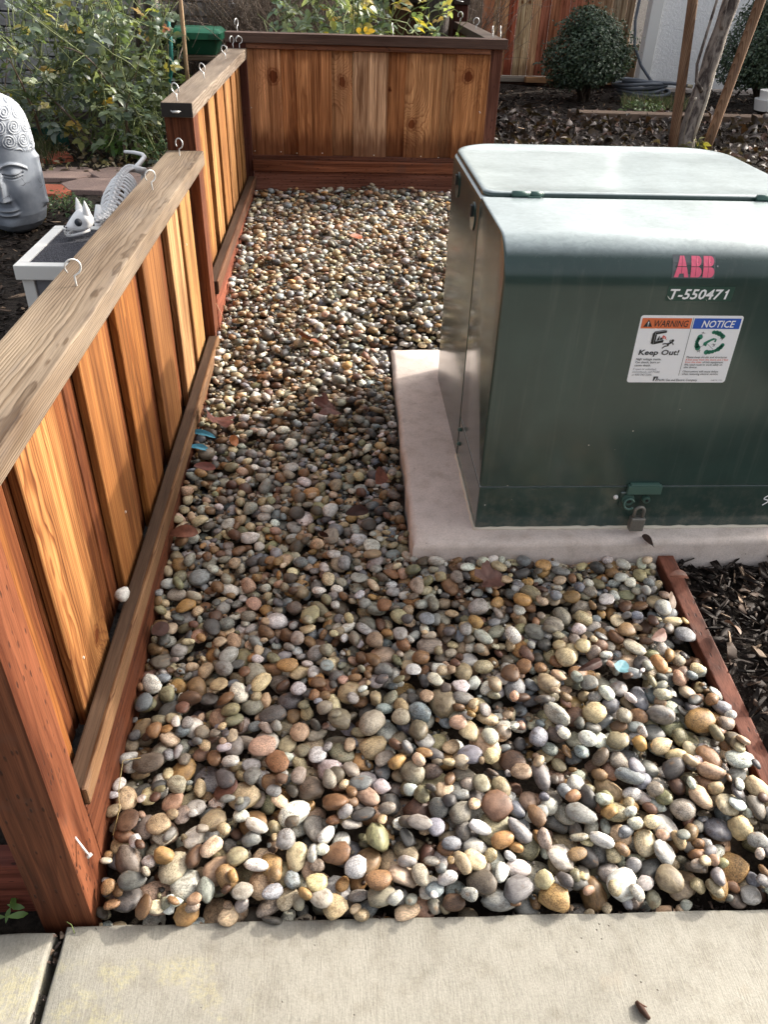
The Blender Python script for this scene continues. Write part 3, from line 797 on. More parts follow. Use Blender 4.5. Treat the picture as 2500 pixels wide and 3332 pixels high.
# ------------------------------------------------------------------ transformer cabinet
def paint(name, base, rough, worn):
    m = N(name, rough, 0.5); p = m.pos()
    a = m.noise(p, 7.0, 4, 0.6); b = m.noise(m.comb(*[m.math('MULTIPLY', c, k) for c, k in zip(m.sep(p), (26.0, 60.0, 26.0))]), 1.0, 6, 0.72, 0.6)
    col = m.mix(0.6, base, m.ramp(a, (0.3, 0.75), (0.7, 1.25)), 'MULTIPLY')
    # spatter of pale specks
    cell = m.voro(p, 62.0, out='Color'); dist = m.voro(p, 62.0)
    rare = m.math('GREATER_THAN', m.sep(cell)[0], 0.955)
    speck = m.math('MULTIPLY', rare, m.ss(dist, 0.13, 0.07))
    speck = m.math('MULTIPLY', speck, m.ss(m.sep(p)[2], 0.62, 0.42))
    col = m.mix(speck, col, (.55, .55, .5))
    cx3 = m.sep(p)
    streak = m.noise(m.comb(m.math('MULTIPLY', cx3[0], 55.0), m.math('MULTIPLY', cx3[1], 55.0), m.math('MULTIPLY', cx3[2], 2.5)), 1.0, 4, 0.65)
    col = m.mix(m.math('MULTIPLY', m.ss(streak, 0.52, 0.75), 0.09), col, (.20, .21, .19))
    dust = m.math('MULTIPLY', m.ss(cx3[2], 0.36, 0.20), m.ss(m.noise(p, 30.0, 5, 0.7), 0.42, 0.7))
    col = m.mix(m.math('MULTIPLY', dust, 0.22), col, (.28, .24, .19))
    r = m.math('ADD', rough, m.math('MULTIPLY', m.math('SUBTRACT', b, 0.5), 0.10))
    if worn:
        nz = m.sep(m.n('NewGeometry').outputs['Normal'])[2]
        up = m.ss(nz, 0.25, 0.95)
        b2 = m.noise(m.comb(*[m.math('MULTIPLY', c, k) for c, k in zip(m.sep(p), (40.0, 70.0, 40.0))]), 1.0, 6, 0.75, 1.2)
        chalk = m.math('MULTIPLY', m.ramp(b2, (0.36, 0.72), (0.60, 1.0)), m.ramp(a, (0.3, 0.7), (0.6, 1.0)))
        col = m.mix(m.math('MULTIPLY', m.ss(up, 0.45, 1.0), chalk), col, (.36, .415, .42))  # chalky wear on top faces, with the sky's bright reflection painted in
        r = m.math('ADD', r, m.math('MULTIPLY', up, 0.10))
    scr = m.noise(m.comb(*[m.math('MULTIPLY', c, k) for c, k in zip(m.sep(p), (3.0, 3.0, 3.0))]), 1.0, 3, 0.5)
    m.bump(m.math('ADD', m.math('MULTIPLY', scr, 1.0), m.math('MULTIPLY', b, 0.02)), 0.15, 0.01)
    m.b.inputs['Coat Weight'].default_value = 0.35; m.b.inputs['Coat Roughness'].default_value = 0.13
    return m.out(col, r)
M_GREEN = paint('weathered dark green enamel with painted sky sheen', (.026, .053, .046), 0.22, True)
M_GREEN2 = plain('green enamel fitting', (.055, .115, .095), 0.4)
M_BLACK = plain('shadow gap rubber', (.012, .014, .013), 0.6)

TX0, TX1, TY0, TYM, TY1, TZ0 = 0.335, 1.160, 1.551, 1.905, 2.530, 0.197
tf = empty('transformer_cabinet', (0.7475, 2.04, TZ0), 'large green pad-mounted transformer box with warning labels', 'transformer')
# hood: rolled front sheet with side cheeks
def hood():
    R_, zt, zb = 0.085, 0.895, 0.322
    prof = [(TY0, zb), (TY0, zb + 0.012)] + [(TY0, z) for z in np.linspace(zb + .05, 0.80, 6)]
    for k in range(0, 15):
        a = k / 14 * math.pi / 2
        prof.append((TY0 + R_ * (1 - math.cos(a)), zt - R_ + R_ * math.sin(a)))
    prof += [(y, zt + (y - TY0 - R_) * 0.008) for y in np.linspace(TY0 + R_ + .04, TYM - 0.005, 5)]
    prof += [(TYM - 0.005, zb)]
    bm = bmesh.new()
    a = [bm.verts.new((TX0, y, z)) for y, z in prof]; b = [bm.verts.new((TX1, y, z)) for y, z in prof]
    n = len(prof)
    for i in range(n):
        j = (i + 1) % n
        bm.faces.new((a[i], a[j], b[j], b[i]))
    fa = bm.faces.new(a[::-1]); fb_ = bm.faces.new(b)
    bmesh.ops.recalc_face_normals(bm, faces=bm.faces)
    es = [e for e in bm.edges if any(len(f.verts) > 10 for f in e.link_faces)]
    bmesh.ops.bevel(bm, geom=es, offset=0.006, segments=3, affect='EDGES', profile=0.5)
    return bm
bm = hood()
for v in bm.verts: v.co -= Vector((0.7475, 1.72, 0.32))
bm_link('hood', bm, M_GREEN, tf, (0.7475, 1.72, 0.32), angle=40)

def rounded_outline(x0, x1, y0, y1, rf, rb, n=12):
    P = []
    for cx, cy, r, a0 in ((x0 + rf, y0 + rf, rf, math.pi), (x1 - rf, y0 + rf, rf, 1.5 * math.pi), (x1 - rb, y1 - rb, rb, 0), (x0 + rb, y1 - rb, rb, .5 * math.pi)):
        for k in range(n + 1):
            a = a0 + k / n * math.pi / 2
            P.append((cx + r * math.cos(a), cy + r * math.sin(a)))
    return P
def loft(rings, cap_top=True, cap_bot=True):
    bm = bmesh.new(); L = [[bm.verts.new((x, y, z)) for x, y in ring] for ring, z in rings]
    n = len(L[0])
    for a, b in zip(L, L[1:]):
        for i in range(n):
            j = (i + 1) % n; bm.faces.new((a[i], a[j], b[j], b[i]))
    if cap_top: bm.faces.new(L[-1])
    if cap_bot: bm.faces.new(L[0][::-1])
    bmesh.ops.recalc_face_normals(bm, faces=bm.faces)
    return bm
def inset(d): return rounded_outline(TX0 + d, TX1 - d, TYM + d * .3, TY1 - d, 0.004, 0.135 - d * .6)
bm = loft([(inset(0), TZ0), (inset(0), 0.880), (inset(0.003), 0.889), (inset(0.010), 0.8925)])
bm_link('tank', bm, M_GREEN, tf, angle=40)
def lido(d): return rounded_outline(TX0 + .012 + d, TX1 - .012 - d, TYM + .014 + d, TY1 - .012 - d, 0.035, 0.122 - d * .6)
bm = loft([(lido(-0.003), .893), (lido(-.003), .899), (lido(0.0), .9035), (lido(.006), .9055), (lido(.014), .9045), (lido(.026), .9015), (lido(.10), .9005)])
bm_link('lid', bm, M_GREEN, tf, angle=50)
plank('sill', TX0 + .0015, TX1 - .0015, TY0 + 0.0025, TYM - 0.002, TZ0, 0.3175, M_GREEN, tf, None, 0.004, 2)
plank('gap', TX0 + .006, TX1 - .006, TY0 + .006, TYM - 0.004, 0.3178, 0.3218, M_BLACK, tf, None, 0)
for hx in (0.409, 0.998):
    h_ = empty('hinge', (hx + .04, TYM, .9), None); h_.parent = tf; h_.location = Vector((hx + .04, TYM, .9)) - wloc(tf)
    t = Tubes(); t.add([(hx, TYM + .002, .903), (hx + .042, TYM + .002, .903)], 0.0075, 14); t.add([(hx + .0435, TYM + .002, .903), (hx + .071, TYM + .002, .903)], 0.0070, 14); t.add([(hx + .071, TYM + .002, .903), (hx + .0745, TYM + .002, .903)], 0.005, 10)
    t.build('barrel', M_GREEN2, h_, (hx + .04, TYM, .9))
    plank('leaf', hx + .035, hx + .068, TYM - .010, TYM - .001, .8975, .9005, M_GREEN2, h_, None, .0008)
for y, z in ((1.982, .845), (2.279, .852)):
    bo = empty('lifting_boss', (TX0, y, z)); bo.parent = tf; bo.location = Vector((TX0, y, z)) - wloc(tf)
    bm = bmesh.new(); bmesh.ops.create_cone(bm, cap_ends=True, segments=24, radius1=.034, radius2=.032, depth=.004)
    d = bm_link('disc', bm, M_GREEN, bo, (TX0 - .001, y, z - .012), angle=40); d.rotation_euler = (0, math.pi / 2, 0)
    plank('plug', TX0 - .009, TX0 - .003, y - .009, y + .009, z - .012, z + .014, M_BLACK, bo, None, .001)
for z in (.245, .29):
    bm = bmesh.new(); bmesh.ops.create_uvsphere(bm, u_segments=10, v_segments=6, radius=.006)
    bm_link('rivet', bm, M_GREEN2, tf, (TX0 - .001, TYM - .02, z), smooth=True)
# latch with its guard plate
lt = empty('latch', (.735, TY0, .29)); lt.parent = tf; lt.location = Vector((.735, TY0, .29)) - wloc(tf)
plank('guard_plate', .694, .778, 1.538, 1.549, .3035, .3275, M_GREEN2, lt, None, .002, 2)
plank('guard_plate', .700, .772, 1.5385, 1.551, .3280, .3310, M_GREEN2, lt, None, .001)
plank('hasp_plate', .683, .706, 1.5475, 1.5532, .262, .3035, M_GREEN, lt, None, .002)
for x, r in ((.7035, .0165), (.7485, .0105)):
    bm = bmesh.new(); bmesh.ops.create_cone(bm, cap_ends=True, segments=20, radius1=r, radius2=r * .9, depth=.012)
    bmesh.ops.bevel(bm, geom=[e for e in bm.edges if len([f for f in e.link_faces if len(f.verts) > 6])], offset=.0015, segments=2, affect='EDGES')
    d = bm_link('bolt_cup', bm, M_GREEN2, lt, (x, 1.5475, .284), angle=40); d.rotation_euler = (math.pi / 2, 0, 0)
    bm = bmesh.new(); bmesh.ops.create_cone(bm, cap_ends=True, segments=5 if r < .012 else 16, radius1=r * .45, radius2=r * .4, depth=.004)
    d = bm_link('bolt', bm, M_BLACK, lt, (x, 1.5412, .284)); d.rotation_euler = (math.pi / 2, 0, 0)
t = Tubes(); t.add([(.7035 + .0125 * math.cos(a), 1.534 + .004 * math.sin(a), .279 + .0125 * math.sin(a)) for a in np.linspace(.4, 5.6, 18)], .0028, 8)
t.build('hasp_ring', M_GREEN2, lt, (.7035, 1.54, .28))
bm = bmesh.new(); bmesh.ops.create_uvsphere(bm, u_segments=12, v_segments=8, radius=.0062)
bm_link('white_cap', bm, M_WHITE, tf, (.674, TY0 + .002, .2875), smooth=True)
# bead of caulk round the foot
t = Tubes()
pth = [(x, TY0 + .0005 + random.uniform(-.0012, .0012), TZ0 - .0005 + random.uniform(-.001, .001)) for x in np.arange(TX0 - .002, TX1, .02)]
t.add(pth, [.0048 + random.uniform(-.0013, .0013) for _ in pth], 6)
pth = [(TX0 - .001 + random.uniform(-.001, .001), y, TZ0 - .001) for y in np.arange(TY0 - .001, 1.92, .02)]
t.add(pth, [.0042 + random.uniform(-.001, .001) for _ in pth], 6)
t.build('caulk_bead', plain('dirty white caulk', (.62, .57, .47), .7), tf, (.74, TY0, TZ0))

# ---- flat print on the hood
def solid(name, c, r=.5):
    return plain(name, c, r)
P_WHITE, P_INK, P_ORANGE, P_BLUE, P_GREEN, P_RED, P_PINK, P_GREY = (solid('print ' + n, c, .45) for n, c in (('white', (.88, .89, .91)), ('black', (.02, .02, .022)), ('orange', (.72, .17, .06)), ('blue', (.02, .10, .50)), ('green', (.02, .20, .12)), ('red', (.70, .13, .10)), ('pink', (.80, .13, .22)), ('grey', (.28, .28, .30))))
def text_polys(s, size, bold=0.0, shear=0.0, width=None):
    cu = bpy.data.curves.new('t', 'FONT'); cu.body = s; cu.size = size; cu.offset = bold * size; cu.shear = shear; cu.resolution_u = 2
    o = bpy.data.objects.new('t', cu); COL.objects.link(o)
    dg = bpy.context.evaluated_depsgraph_get(); me = bpy.data.meshes.new_from_object(o.evaluated_get(dg))
    V = np.array([v.co[:2] for v in me.vertices]); F = [list(p.vertices) for p in me.polygons]
    bpy.data.objects.remove(o); bpy.data.curves.remove(cu); bpy.data.meshes.remove(me)
    V[:, 0] -= V[:, 0].min()
    if width: V[:, 0] *= width / V[:, 0].max()
    return V, F
class Print:
    """flat shapes in the hood's front plane (x, z), offset d in front; the bend is followed above its start"""
    def __init__(s): s.bm = bmesh.new()
    def poly(s, pts): s.bm.faces.new([s.bm.verts.new((x, 0, z)) for x, z in pts])
    def rect(s, x0, x1, z0, z1): s.poly([(x0, z0), (x1, z0), (x1, z1), (x0, z1)])
    def disc(s, x, z, r, n=10, sx=1.0): s.poly([(x + r * sx * math.cos(k / n * 6.2832), z + r * math.sin(k / n * 6.2832)) for k in range(n)])
    def line(s, pts, w):
        for (x0, z0), (x1, z1) in zip(pts, pts[1:]):
            d = math.hypot(x1 - x0, z1 - z0) or 1; nx_, nz_ = -(z1 - z0) / d * w / 2, (x1 - x0) / d * w / 2
            s.poly([(x0 + nx_, z0 + nz_), (x0 - nx_, z0 - nz_), (x1 - nx_, z1 - nz_), (x1 + nx_, z1 + nz_)])
    def text(s, t, x, z, size, bold=0.0, shear=0.0, width=None):
        V, F = text_polys(t, size, bold, shear, width)
        vs = [s.bm.verts.new((x + a, 0, z + b)) for a, b in V]
        for f in F:
            try: s.bm.faces.new([vs[i] for i in f])
            except ValueError: pass
    def done(s, name, mat, parent, d, bend=False):
        R_, zc = .085, .810
        if bend:
            bmesh.ops.subdivide_edges(s.bm, edges=[e for e in s.bm.edges if e.calc_length() > .004], cuts=2)
        for v in s.bm.verts:
            x, z = v.co.x, v.co.z; y = TY0
            nrm = (0, -1, 0)
            if z > zc:
                a = (z - zc) / R_
                y = TY0 + R_ * (1 - math.cos(a)); z = zc + R_ * math.sin(a); nrm = (0, -math.cos(a), math.sin(a))
            v.co = (x, y + nrm[1] * d, z + nrm[2] * d)
        bmesh.ops.recalc_face_normals(s.bm, faces=s.bm.faces)
        for f in s.bm.faces:
            if f.normal.y > 0.01: f.normal_flip()
        return bm_link(name, s.bm, mat, parent)

SX0, SX1, SZ0, SZ1 = .6355, .8575, .5945, .7485
p = Print(); p.poly([(x, z) for x, z in rounded_outline(SX0, SX1, SZ0, SZ1, .006, .006, 4)])
stk = p.done('warning_sticker', P_WHITE, tf, .0006); D = .0011; D2 = .0016
p = Print(); p.rect(.6395, .7465, .7195, .7425); p.done('header_panel', P_ORANGE, stk, D)
p = Print(); p.rect(.7520, .8535, .7195, .7425); p.done('header_panel', P_BLUE, stk, D)
p = Print(); p.rect(.7487, .7497, .6115, .7440); p.done('divider_line', P_INK, stk, D)
p = Print(); p.text('WARNING', .6665, .7235, .0205, .006, .12, .074); p.done('lettering', P_INK, stk, D2)
p = Print(); p.text('Keep Out!', .6475, .6600, .0165, .022, .1, .089); p.done('lettering', P_INK, stk, D2)
p = Print(); p.poly([(.6445, .7235), (.6635, .7235), (.654, .7395)]); p.done('hazard_triangle', P_INK, stk, D2)
p = Print()
z = .6475
for ln, w in (('High voltage inside.', .056), ('Can shock, burn or', .055), ('cause death.', .036)):
    p.text(ln, .6450, z, .0072, .008, .05, w); z -= .0072
z -= .0022
p.text('Please keep shrubs and structures', .7555, .6530, .0066, .006, .12, .0905)
for ln, zz, w in (('of this equipment.', .6412, .0465),): p.text(ln, .7945, zz, .0066, .006, .12, w)
for ln, zz, w in (('We need room to work safely on', .6352, .0850), ('this device.', .6292, .0300), ('Obstructions will cause delays', .6192, .0800), ('when restoring electric service.', .6132, .0820)):
    p.text(ln, .7555, zz, .0066, .006, .12, w)
p.text('Pacific Gas and Electric Company', .7045, .5985, .0072, .008, .0, .0890)
p.rect(.6935, .7035, .5985, .6090)
p.done('lettering', P_INK, stk, D2)['kind'] = 'stuff'
p = Print(); p.poly([(.6535, .7270), (.6545, .7270), (.6553, .7345), (.6527, .7345)]); p.disc(.654, .7254, .0009, 6)
p.poly([(.6955, .5992), (.6985, .5992), (.7005, .6065), (.6988, .6065)]); p.poly([(.7002, .5995), (.7026, .5995), (.7024, .6030)])
p.done('emblem', P_WHITE, stk, D2 + .0005)['kind'] = 'stuff'
p = Print(); p.text('NOTICE', .7700, .7232, .0215, .016, .18, .0720); p.done('lettering', P_WHITE, stk, D2 + .0005)
p = Print(); z = .6245
for ln, w in (('If open or unlocked,', .052), ('immediately call PG&E', .061), ('at 800-743-5000.', .045)):
    p.text(ln, .6435, z, .0068, .004, .05, w); z -= .0068
p.text('ALMETEK 13999', .8240, .5990, .0045, .002, .1, .0265)
p.done('lettering', P_GREY, stk, D2)['kind'] = 'stuff'
p = Print(); p.text('8 feet away from the doors and 3 feet', .7555, .6471, .0066, .006, .12, .0950); p.text('from the sides', .7555, .6412, .0066, .006, .12, .0365)
p.done('lettering', P_RED, stk, D2)['kind'] = 'stuff'
# pictograms: opened cabinet and falling figure; equipment ringed by shrubs
p = Print()
p.poly([(.6690, .6860), (.6745, .6835), (.6745, .7120), (.6690, .7085)]); p.poly([(.6690, .7085), (.6745, .7120), (.6985, .7160), (.6935, .7165), (.6725, .7130)])
p.poly([(.6752, .6838), (.6955, .6885), (.6955, .6945), (.6752, .6900)]); p.poly([(.6752, .7060), (.6985, .7105), (.6985, .7150), (.6752, .7112)])
p.poly([(.6752, .6900), (.6785, .6907), (.6785, .7060), (.6752, .7055)]); p.poly([(.6800, .6920), (.6860, .6935), (.6855, .7010), (.6845, .7040)]); p.poly([(.6868, .6938), (.6935, .6950), (.6935, .6975), (.6880, .7000)])
p.disc(.7158, .6925, .0033, 10)
p.line([(.7140, .6890), (.7100, .6860), (.7055, .6845)], .0042); p.line([(.7140, .6890), (.7180, .6865), (.7192, .6825)], .0020); p.line([(.7125, .6885), (.7095, .6915), (.7110, .6945)], .0020)
p.line([(.7060, .6848), (.7010, .6862), (.6955, .6845)], .0024); p.line([(.7060, .6842), (.7095, .6815), (.7010, .6795), (.6962, .6750)], .0024)
for cx_, cz_ in ((.7780, .7095), (.8230, .6985), (.7795, .6690), (.8085, .6835)):
    for k in range(3):
        a = random.uniform(0, 6.28)
        p.line([(cx_ - .0045 * math.cos(a), cz_ - .004 * math.sin(a)), (cx_ + .001, cz_ + .001), (cx_ + .005 * math.cos(a + .8), cz_ + .004 * math.sin(a + .8))], .0007)
p.line([(.7920, .6870), (.8090, .6740)], .0006); p.line([(.7910, .6850), (.7800, .6790)], .0006)
p.done('pictogram', P_INK, stk, D2)
p = Print(); p.poly([(.6915, .7030), (.6975, .6995), (.6965, .6975), (.7035, .6940), (.6990, .6985), (.7000, .7005), (.6930, .7050)]); p.poly([(.6900, .7005), (.6960, .6960), (.6935, .7040)])
p.done('pictogram', P_RED, stk, D2)
p = Print()
for a0, a1, rr_ in ((35, 95, .0265), (150, 225, .0270), (265, 350, .0270)):
    for a in range(a0, a1, 13):
        q_ = math.radians(a); p.disc(.7995 + rr_ * 1.1 * math.cos(q_), .6895 + rr_ * .85 * math.sin(q_), .0052 + random.uniform(-.0012, .0012), 8)
p.poly([(.7850, .6885), (.7925, .6935), (.8035, .6990), (.8115, .6975), (.8010, .6925), (.7935, .6870), (.7925, .6800), (.7850, .6830)])
p.poly([(.8085, .6960), (.8120, .6965), (.8110, .6895), (.8070, .6905)])
pg = p.done('pictogram', P_GREEN, stk, D2 - .0002)

# maker's letters, mostly on the rolled edge
lg = None
p = Print(); p.rect(.6815, .7705, .8265, .8735)
lg = p.done('logo_plate', plain('smoky film', (.10, .11, .115), .35), tf, .0006, True)
def logo_A(p, x, z, w, h):
    p.poly([(x, z), (x + w * .30, z), (x + w * .36, z + h * .17), (x + w * .485, z + h * .17), (x + w * .485, z + h * .47), (x + w * .175, z + h * .47)])
    p.poly([(x + w * .515, z + h * .17), (x + w * .66, z + h * .17), (x + w * .70, z), (x + w, z), (x + w * .825, z + h * .47), (x + w * .515, z + h * .47)])
    p.poly([(x + w * .19, z + h * .50), (x + w * .485, z + h * .50), (x + w * .485, z + h), (x + w * .36, z + h)])
    p.poly([(x + w * .515, z + h * .50), (x + w * .81, z + h * .50), (x + w * .64, z + h), (x + w * .515, z + h)])
def logo_B(p, x, z, w, h):
    p.rect(x, x + w * .44, z, z + h * .47); p.rect(x, x + w * .44, z + h * .50, z + h)
    for z0_, hh, ww in ((z, h * .47, 1.0), (z + h * .50, h * .50, .93)):
        pts = [(x + w * .47, z0_)]
        for k in range(9):
            a = -math.pi / 2 + k / 8 * math.pi
            pts.append((x + w * (.66 * ww) + w * .34 * ww * math.cos(a), z0_ + hh / 2 + hh / 2 * math.sin(a)))
        pts.append((x + w * .47, z0_ + hh)); p.poly(pts)
for fn_, a_ in ((logo_A, (.6855, .8285, .0305, .0425)), (logo_B, (.7200, .8285, .0225, .0425)), (logo_B, (.7455, .8285, .0235, .0425))):
    p = Print(); fn_(p, *a_); p.done('letter', P_PINK, lg, .0011, True)
p = Print(); p.poly([(.6780, .7800), (.8185, .7800), (.8205, .8105), (.6800, .8105)])
nb = p.done('number_plate', plain('dark green film', (.015, .06, .045), .3), tf, .0006)
p = Print(); p.text('T-55047', .6850, .7840, .0295, .022, .17, .1125)
x1, z1, h1 = .7975, .7840, .0208
p.poly([(x1 + .0040 + .17 * b, z1 + b) if False else (x1 + a + .17 * b, z1 + b) for a, b in ((.0042, 0), (.0085, 0), (.0085, h1), (.0055, h1), (.0042, h1 * .86), (.0012, h1 * .78), (.0012, h1 * .62), (.0042, h1 * .66))])
p.done('lettering', P_WHITE, nb, .0011)
bm = bmesh.new()
for (a, b, c) in (((.6795, TY0 - .0012, .7920), (.6845, TY0 - .004, .7850), (.6920, TY0 - .0012, .7805)), ((.7630, TY0 - .0012, .7860), (.7650, TY0 - .004, .7815), (.7675, TY0 - .0012, .7805))):
    vs = [bm.verts.new(q_) for q_ in (a, b, c)]; bm.faces.new(vs)
bm_link('peeled_corner', bm, plain('peeling film back', (.55, .55, .48), .5), nb)
p = Print(); p.rect(.7735, .7765, .8490, .8520); p.done('rivet_mark', P_GREY, tf, .001, True)
# white paint-pen strokes near the right end of the sill
p = Print(); p.line([(1.061, .292), (1.050, .284), (1.049, .279), (1.060, .276), (1.062, .271), (1.050, .261)], .0035); p.line([(1.068, .292), (1.078, .274), (1.072, .262)], .0035)
for f in p.bm.faces: pass
mk = p.done('paint_mark', P_WHITE, tf, -.0015)

# padlock: hangs from the latch
pl = empty('padlock', (.731, 1.530, .205), 'worn grey padlock hanging from the green latch', 'padlock')
lm = N('worn lock metal', .55, .5); lm.b.inputs['Metallic'].default_value = .5
M_LOCK = lm.out(lm.mix(lm.noise(lm.pos(), 160.0, 4), (.13, .125, .11), (.24, .23, .21)))
plank('body', .713, .749, 1.519, 1.539, .206, .2445, M_LOCK, pl, None, .005, 3)
t = Tubes(); t.add([(.720, 1.529, .243), (.720, 1.529, .262)] + [(.7312 - .0112 * math.cos(a), 1.529, .262 + .0112 * math.sin(a)) for a in np.linspace(.2, 2.95, 10)] + [(.7424, 1.529, .262), (.7424, 1.529, .243)], .0042, 10)
t.build('shackle', M_LOCK, pl, (.731, 1.529, .245))

# ------------------------------------------------------------------ edging timber and bark mulch on the right
et = plank('edging_timber', 0.817, 0.857, 0.695, 1.488, 0.0, 0.035, W_KICK_Y, None, (.15, .055, .036), 0.003, 2)
for v in et.data.vertices:
    yy = v.co.y + 1.0915
    v.co.z += float(surf(yy)) - 0.004
    v.co.x += 0.004 * math.sin(yy * 5) - 0.07 * (yy - 1.0)
tag(et, 'narrow red stained edging timber between the pebbles and dark mulch', 'edging timber')

def chips(n, xr, yr, zf, seed, lmin=.012, lmax=.06, wmin=.003, wmax=.012):
    """splinters of bark as bent flat prisms"""
    r = np.random.default_rng(seed)
    L = r.uniform(0, 1, n) ** 1.8 * (lmax - lmin) + lmin
    Wd = np.minimum(r.uniform(wmin, wmax, n), L * .5); T = r.uniform(.0012, .004, n)
    c = np.stack([r.uniform(*xr, n), r.uniform(*yr, n)], 1)
    z = zf(c[:, 0], c[:, 1]) + r.uniform(-.012, .012, n)
    base = np.array([[-.5, -.5, -.5], [.5, -.3, -.5], [.5, .4, -.5], [-.5, .5, -.5], [-.5, -.45, .5], [.5, -.25, .4], [.48, .35, .5], [-.5, .5, .5], [0, -.55, .2], [0, .5, .35]])
    F = np.array([[0, 3, 2], [0, 2, 1], [4, 5, 8], [4, 8, 9], [4, 9, 7], [8, 5, 6], [8, 6, 9], [9, 6, 7], [0, 1, 5], [0, 5, 4], [2, 3, 7], [2, 7, 6], [1, 2, 6], [1, 6, 5], [3, 0, 4], [3, 4, 7]])
    yaw = r.uniform(0, 2 * np.pi, n); pit = r.normal(0, .28, n); rol = r.normal(0, .5, n)
    P = base[None] * np.stack([L, Wd, T], 1)[:, None, :] + r.normal(0, .0007, (n, 10, 3))
    cy, sy, cp, sp, cr, sr = np.cos(yaw), np.sin(yaw), np.cos(pit), np.sin(pit), np.cos(rol), np.sin(rol)
    R = np.zeros((n, 3, 3))
    R[:, 0] = np.stack([cy * cp, cy * sp * sr - sy * cr, cy * sp * cr + sy * sr], 1)
    R[:, 1] = np.stack([sy * cp, sy * sp * sr + cy * cr, sy * sp * cr - cy * sr], 1)
    R[:, 2] = np.stack([-sp, cp * sr, cp * cr], 1)
    W = np.einsum('nij,nkj->nki', R, P) + np.stack([c[:, 0], c[:, 1], z], 1)[:, None, :]
    t = r.random(n)
    col = np.where((t < .72)[:, None], (.020, .014, .011), np.where((t < .93)[:, None], (.065, .043, .031), (.20, .14, .095))) * r.uniform(.6, 1.5, (n, 1))
    return W, F, col, L
def chip_mesh(name, W, F, col):
    n = len(W)
    return np_mesh(name, W.reshape(-1, 3), (F[None] + (np.arange(n) * 10)[:, None, None]).reshape(-1, 3), np.repeat(col, 10, 0), None, False)
mb_y = np.arange(0.69, 1.50, 0.09); mb_x = np.array([.83, 1.0, 1.2, 1.5, 1.9])
mV = np.array([(x, y, surf(y) - 0.02) for y in mb_y for x in mb_x]); mi = np.arange(len(mV)).reshape(len(mb_y), len(mb_x))
mulch = link('mulch_bed', np_mesh('mulch_bed', mV, np.stack([mi[:-1, :-1], mi[:-1, 1:], mi[1:, 1:], mi[1:, :-1]], -1).reshape(-1, 4)), M_SOIL)
tag(mulch, 'bed of dark shredded bark mulch beside the edging timber', kind='structure')
W, F, col, L = chips(3600, (.893, 1.78), (.68, 1.49), lambda x, y: surf(y) - .002, 21, .012, .075, .004, .020)
W[:, :, 0] -= 0.02 + 0.07 * (W[:, :1, 1] - 1.0)     # up to the slanting edging
big = np.argsort(-(L * (W[:, 0, 0] < 1.25)))[:160]
msk = np.ones(len(W), bool); msk[big] = False
o = link('bark_chips', chip_mesh('bark_chips', W[msk], F, col[msk]), M_CHIP, mulch); o['kind'] = 'stuff'
for k in big:
    o = W[k].mean(0)
    link('bark_chip', np_mesh('bark_chip', W[k] - o, F, np.tile(col[k] * 1.3, (10, 1)), None, False), M_CHIP, mulch, o)

# ------------------------------------------------------------------ leaf litter behind the transformer, mulch in the left garden
def leaf_template(n=5, wide=.5, fold=.25, curl=.25, tip=1.0):
    t = np.linspace(0, 1, n); w = wide * np.sin(np.pi * np.clip(t * .96 + .02, 0, 1) ** (.8 * tip)) * .5
    V = []; F = []
    for i in range(n):
        z = -curl * (t[i] - .3) ** 2
        V += [(t[i], -w[i], z + fold * w[i]), (t[i], 0, z), (t[i], w[i], z + fold * w[i])]
    for i in range(n - 1):
        a = i * 3
        F += [(a, a + 1, a + 4, a + 3), (a + 1, a + 2, a + 5, a + 4)]
    return np.array(V), np.array(F)
def frames(n, r, up=None, spread=.6, axis=None):
    """random leaf frames: x along the leaf, z the upper side"""
    z = r.normal(0, spread, (n, 3)) + (np.array([0, 0, 1.0]) if up is None else up)
    z /= np.linalg.norm(z, axis=1)[:, None]
    a = r.normal(size=(n, 3)) if axis is None else axis
    x = a - z * np.sum(a * z, 1)[:, None]; x /= np.linalg.norm(x, axis=1)[:, None] + 1e-9
    return np.stack([x, np.cross(z, x), z], -1)
def leaf_cloud(name, pos, R, size, col, tmpl, mat, parent=None, origin=(0, 0, 0), kind=None):
    V, F = tmpl; n = len(pos); k = len(V)
    P = np.einsum('nij,kj->nki', R, V) * np.asarray(size).reshape(-1, 1, 1) + np.asarray(pos)[:, None, :] - np.asarray(origin, float)
    me = np_mesh(name, P.reshape(-1, 3), (F[None] + (np.arange(n) * k)[:, None, None]).reshape(-1, F.shape[1]), np.repeat(col, k, 0))
    o = link(name, me, mat, parent, origin)
    if kind: o['kind'] = kind
    return o
r = np.random.default_rng(5)
n = 3200
px = r.uniform(.82, 4.6, n); py = r.uniform(2.68, 6.25, n)
k = ~((px < 1.36) & (py < 2.68)); px, py = px[k], py[k]; n = len(px)
pos = np.stack([px, py, surf(py) + r.uniform(-.005, .03, n)], 1)
c = np.array([(.13, .10, .09), (.085, .062, .054), (.20, .16, .142), (.05, .036, .03), (.14, .075, .055)])[r.integers(0, 5, n)] * r.uniform(.4, .95, (n, 1))
ll = leaf_cloud('leaf_litter', pos, frames(n, r, None, .55), r.uniform(.035, .085, n), c, leaf_template(5, .62, .7, 1.0), M_DEAD, kind='stuff')
tag(ll, 'curled grey brown leaf litter over the dark mulch behind the box')
W, F, col, L = chips(7000, (.8, 4.8), (2.7, 7.6), lambda x, y: surf(y) - .008, 22, .02, .09, .006, .02)
o = link('bark_mulch', chip_mesh('bark_mulch', W, F, col * 1.5), M_CHIP); tag(o, 'dark shredded bark on the ground before the far fence', kind='stuff')
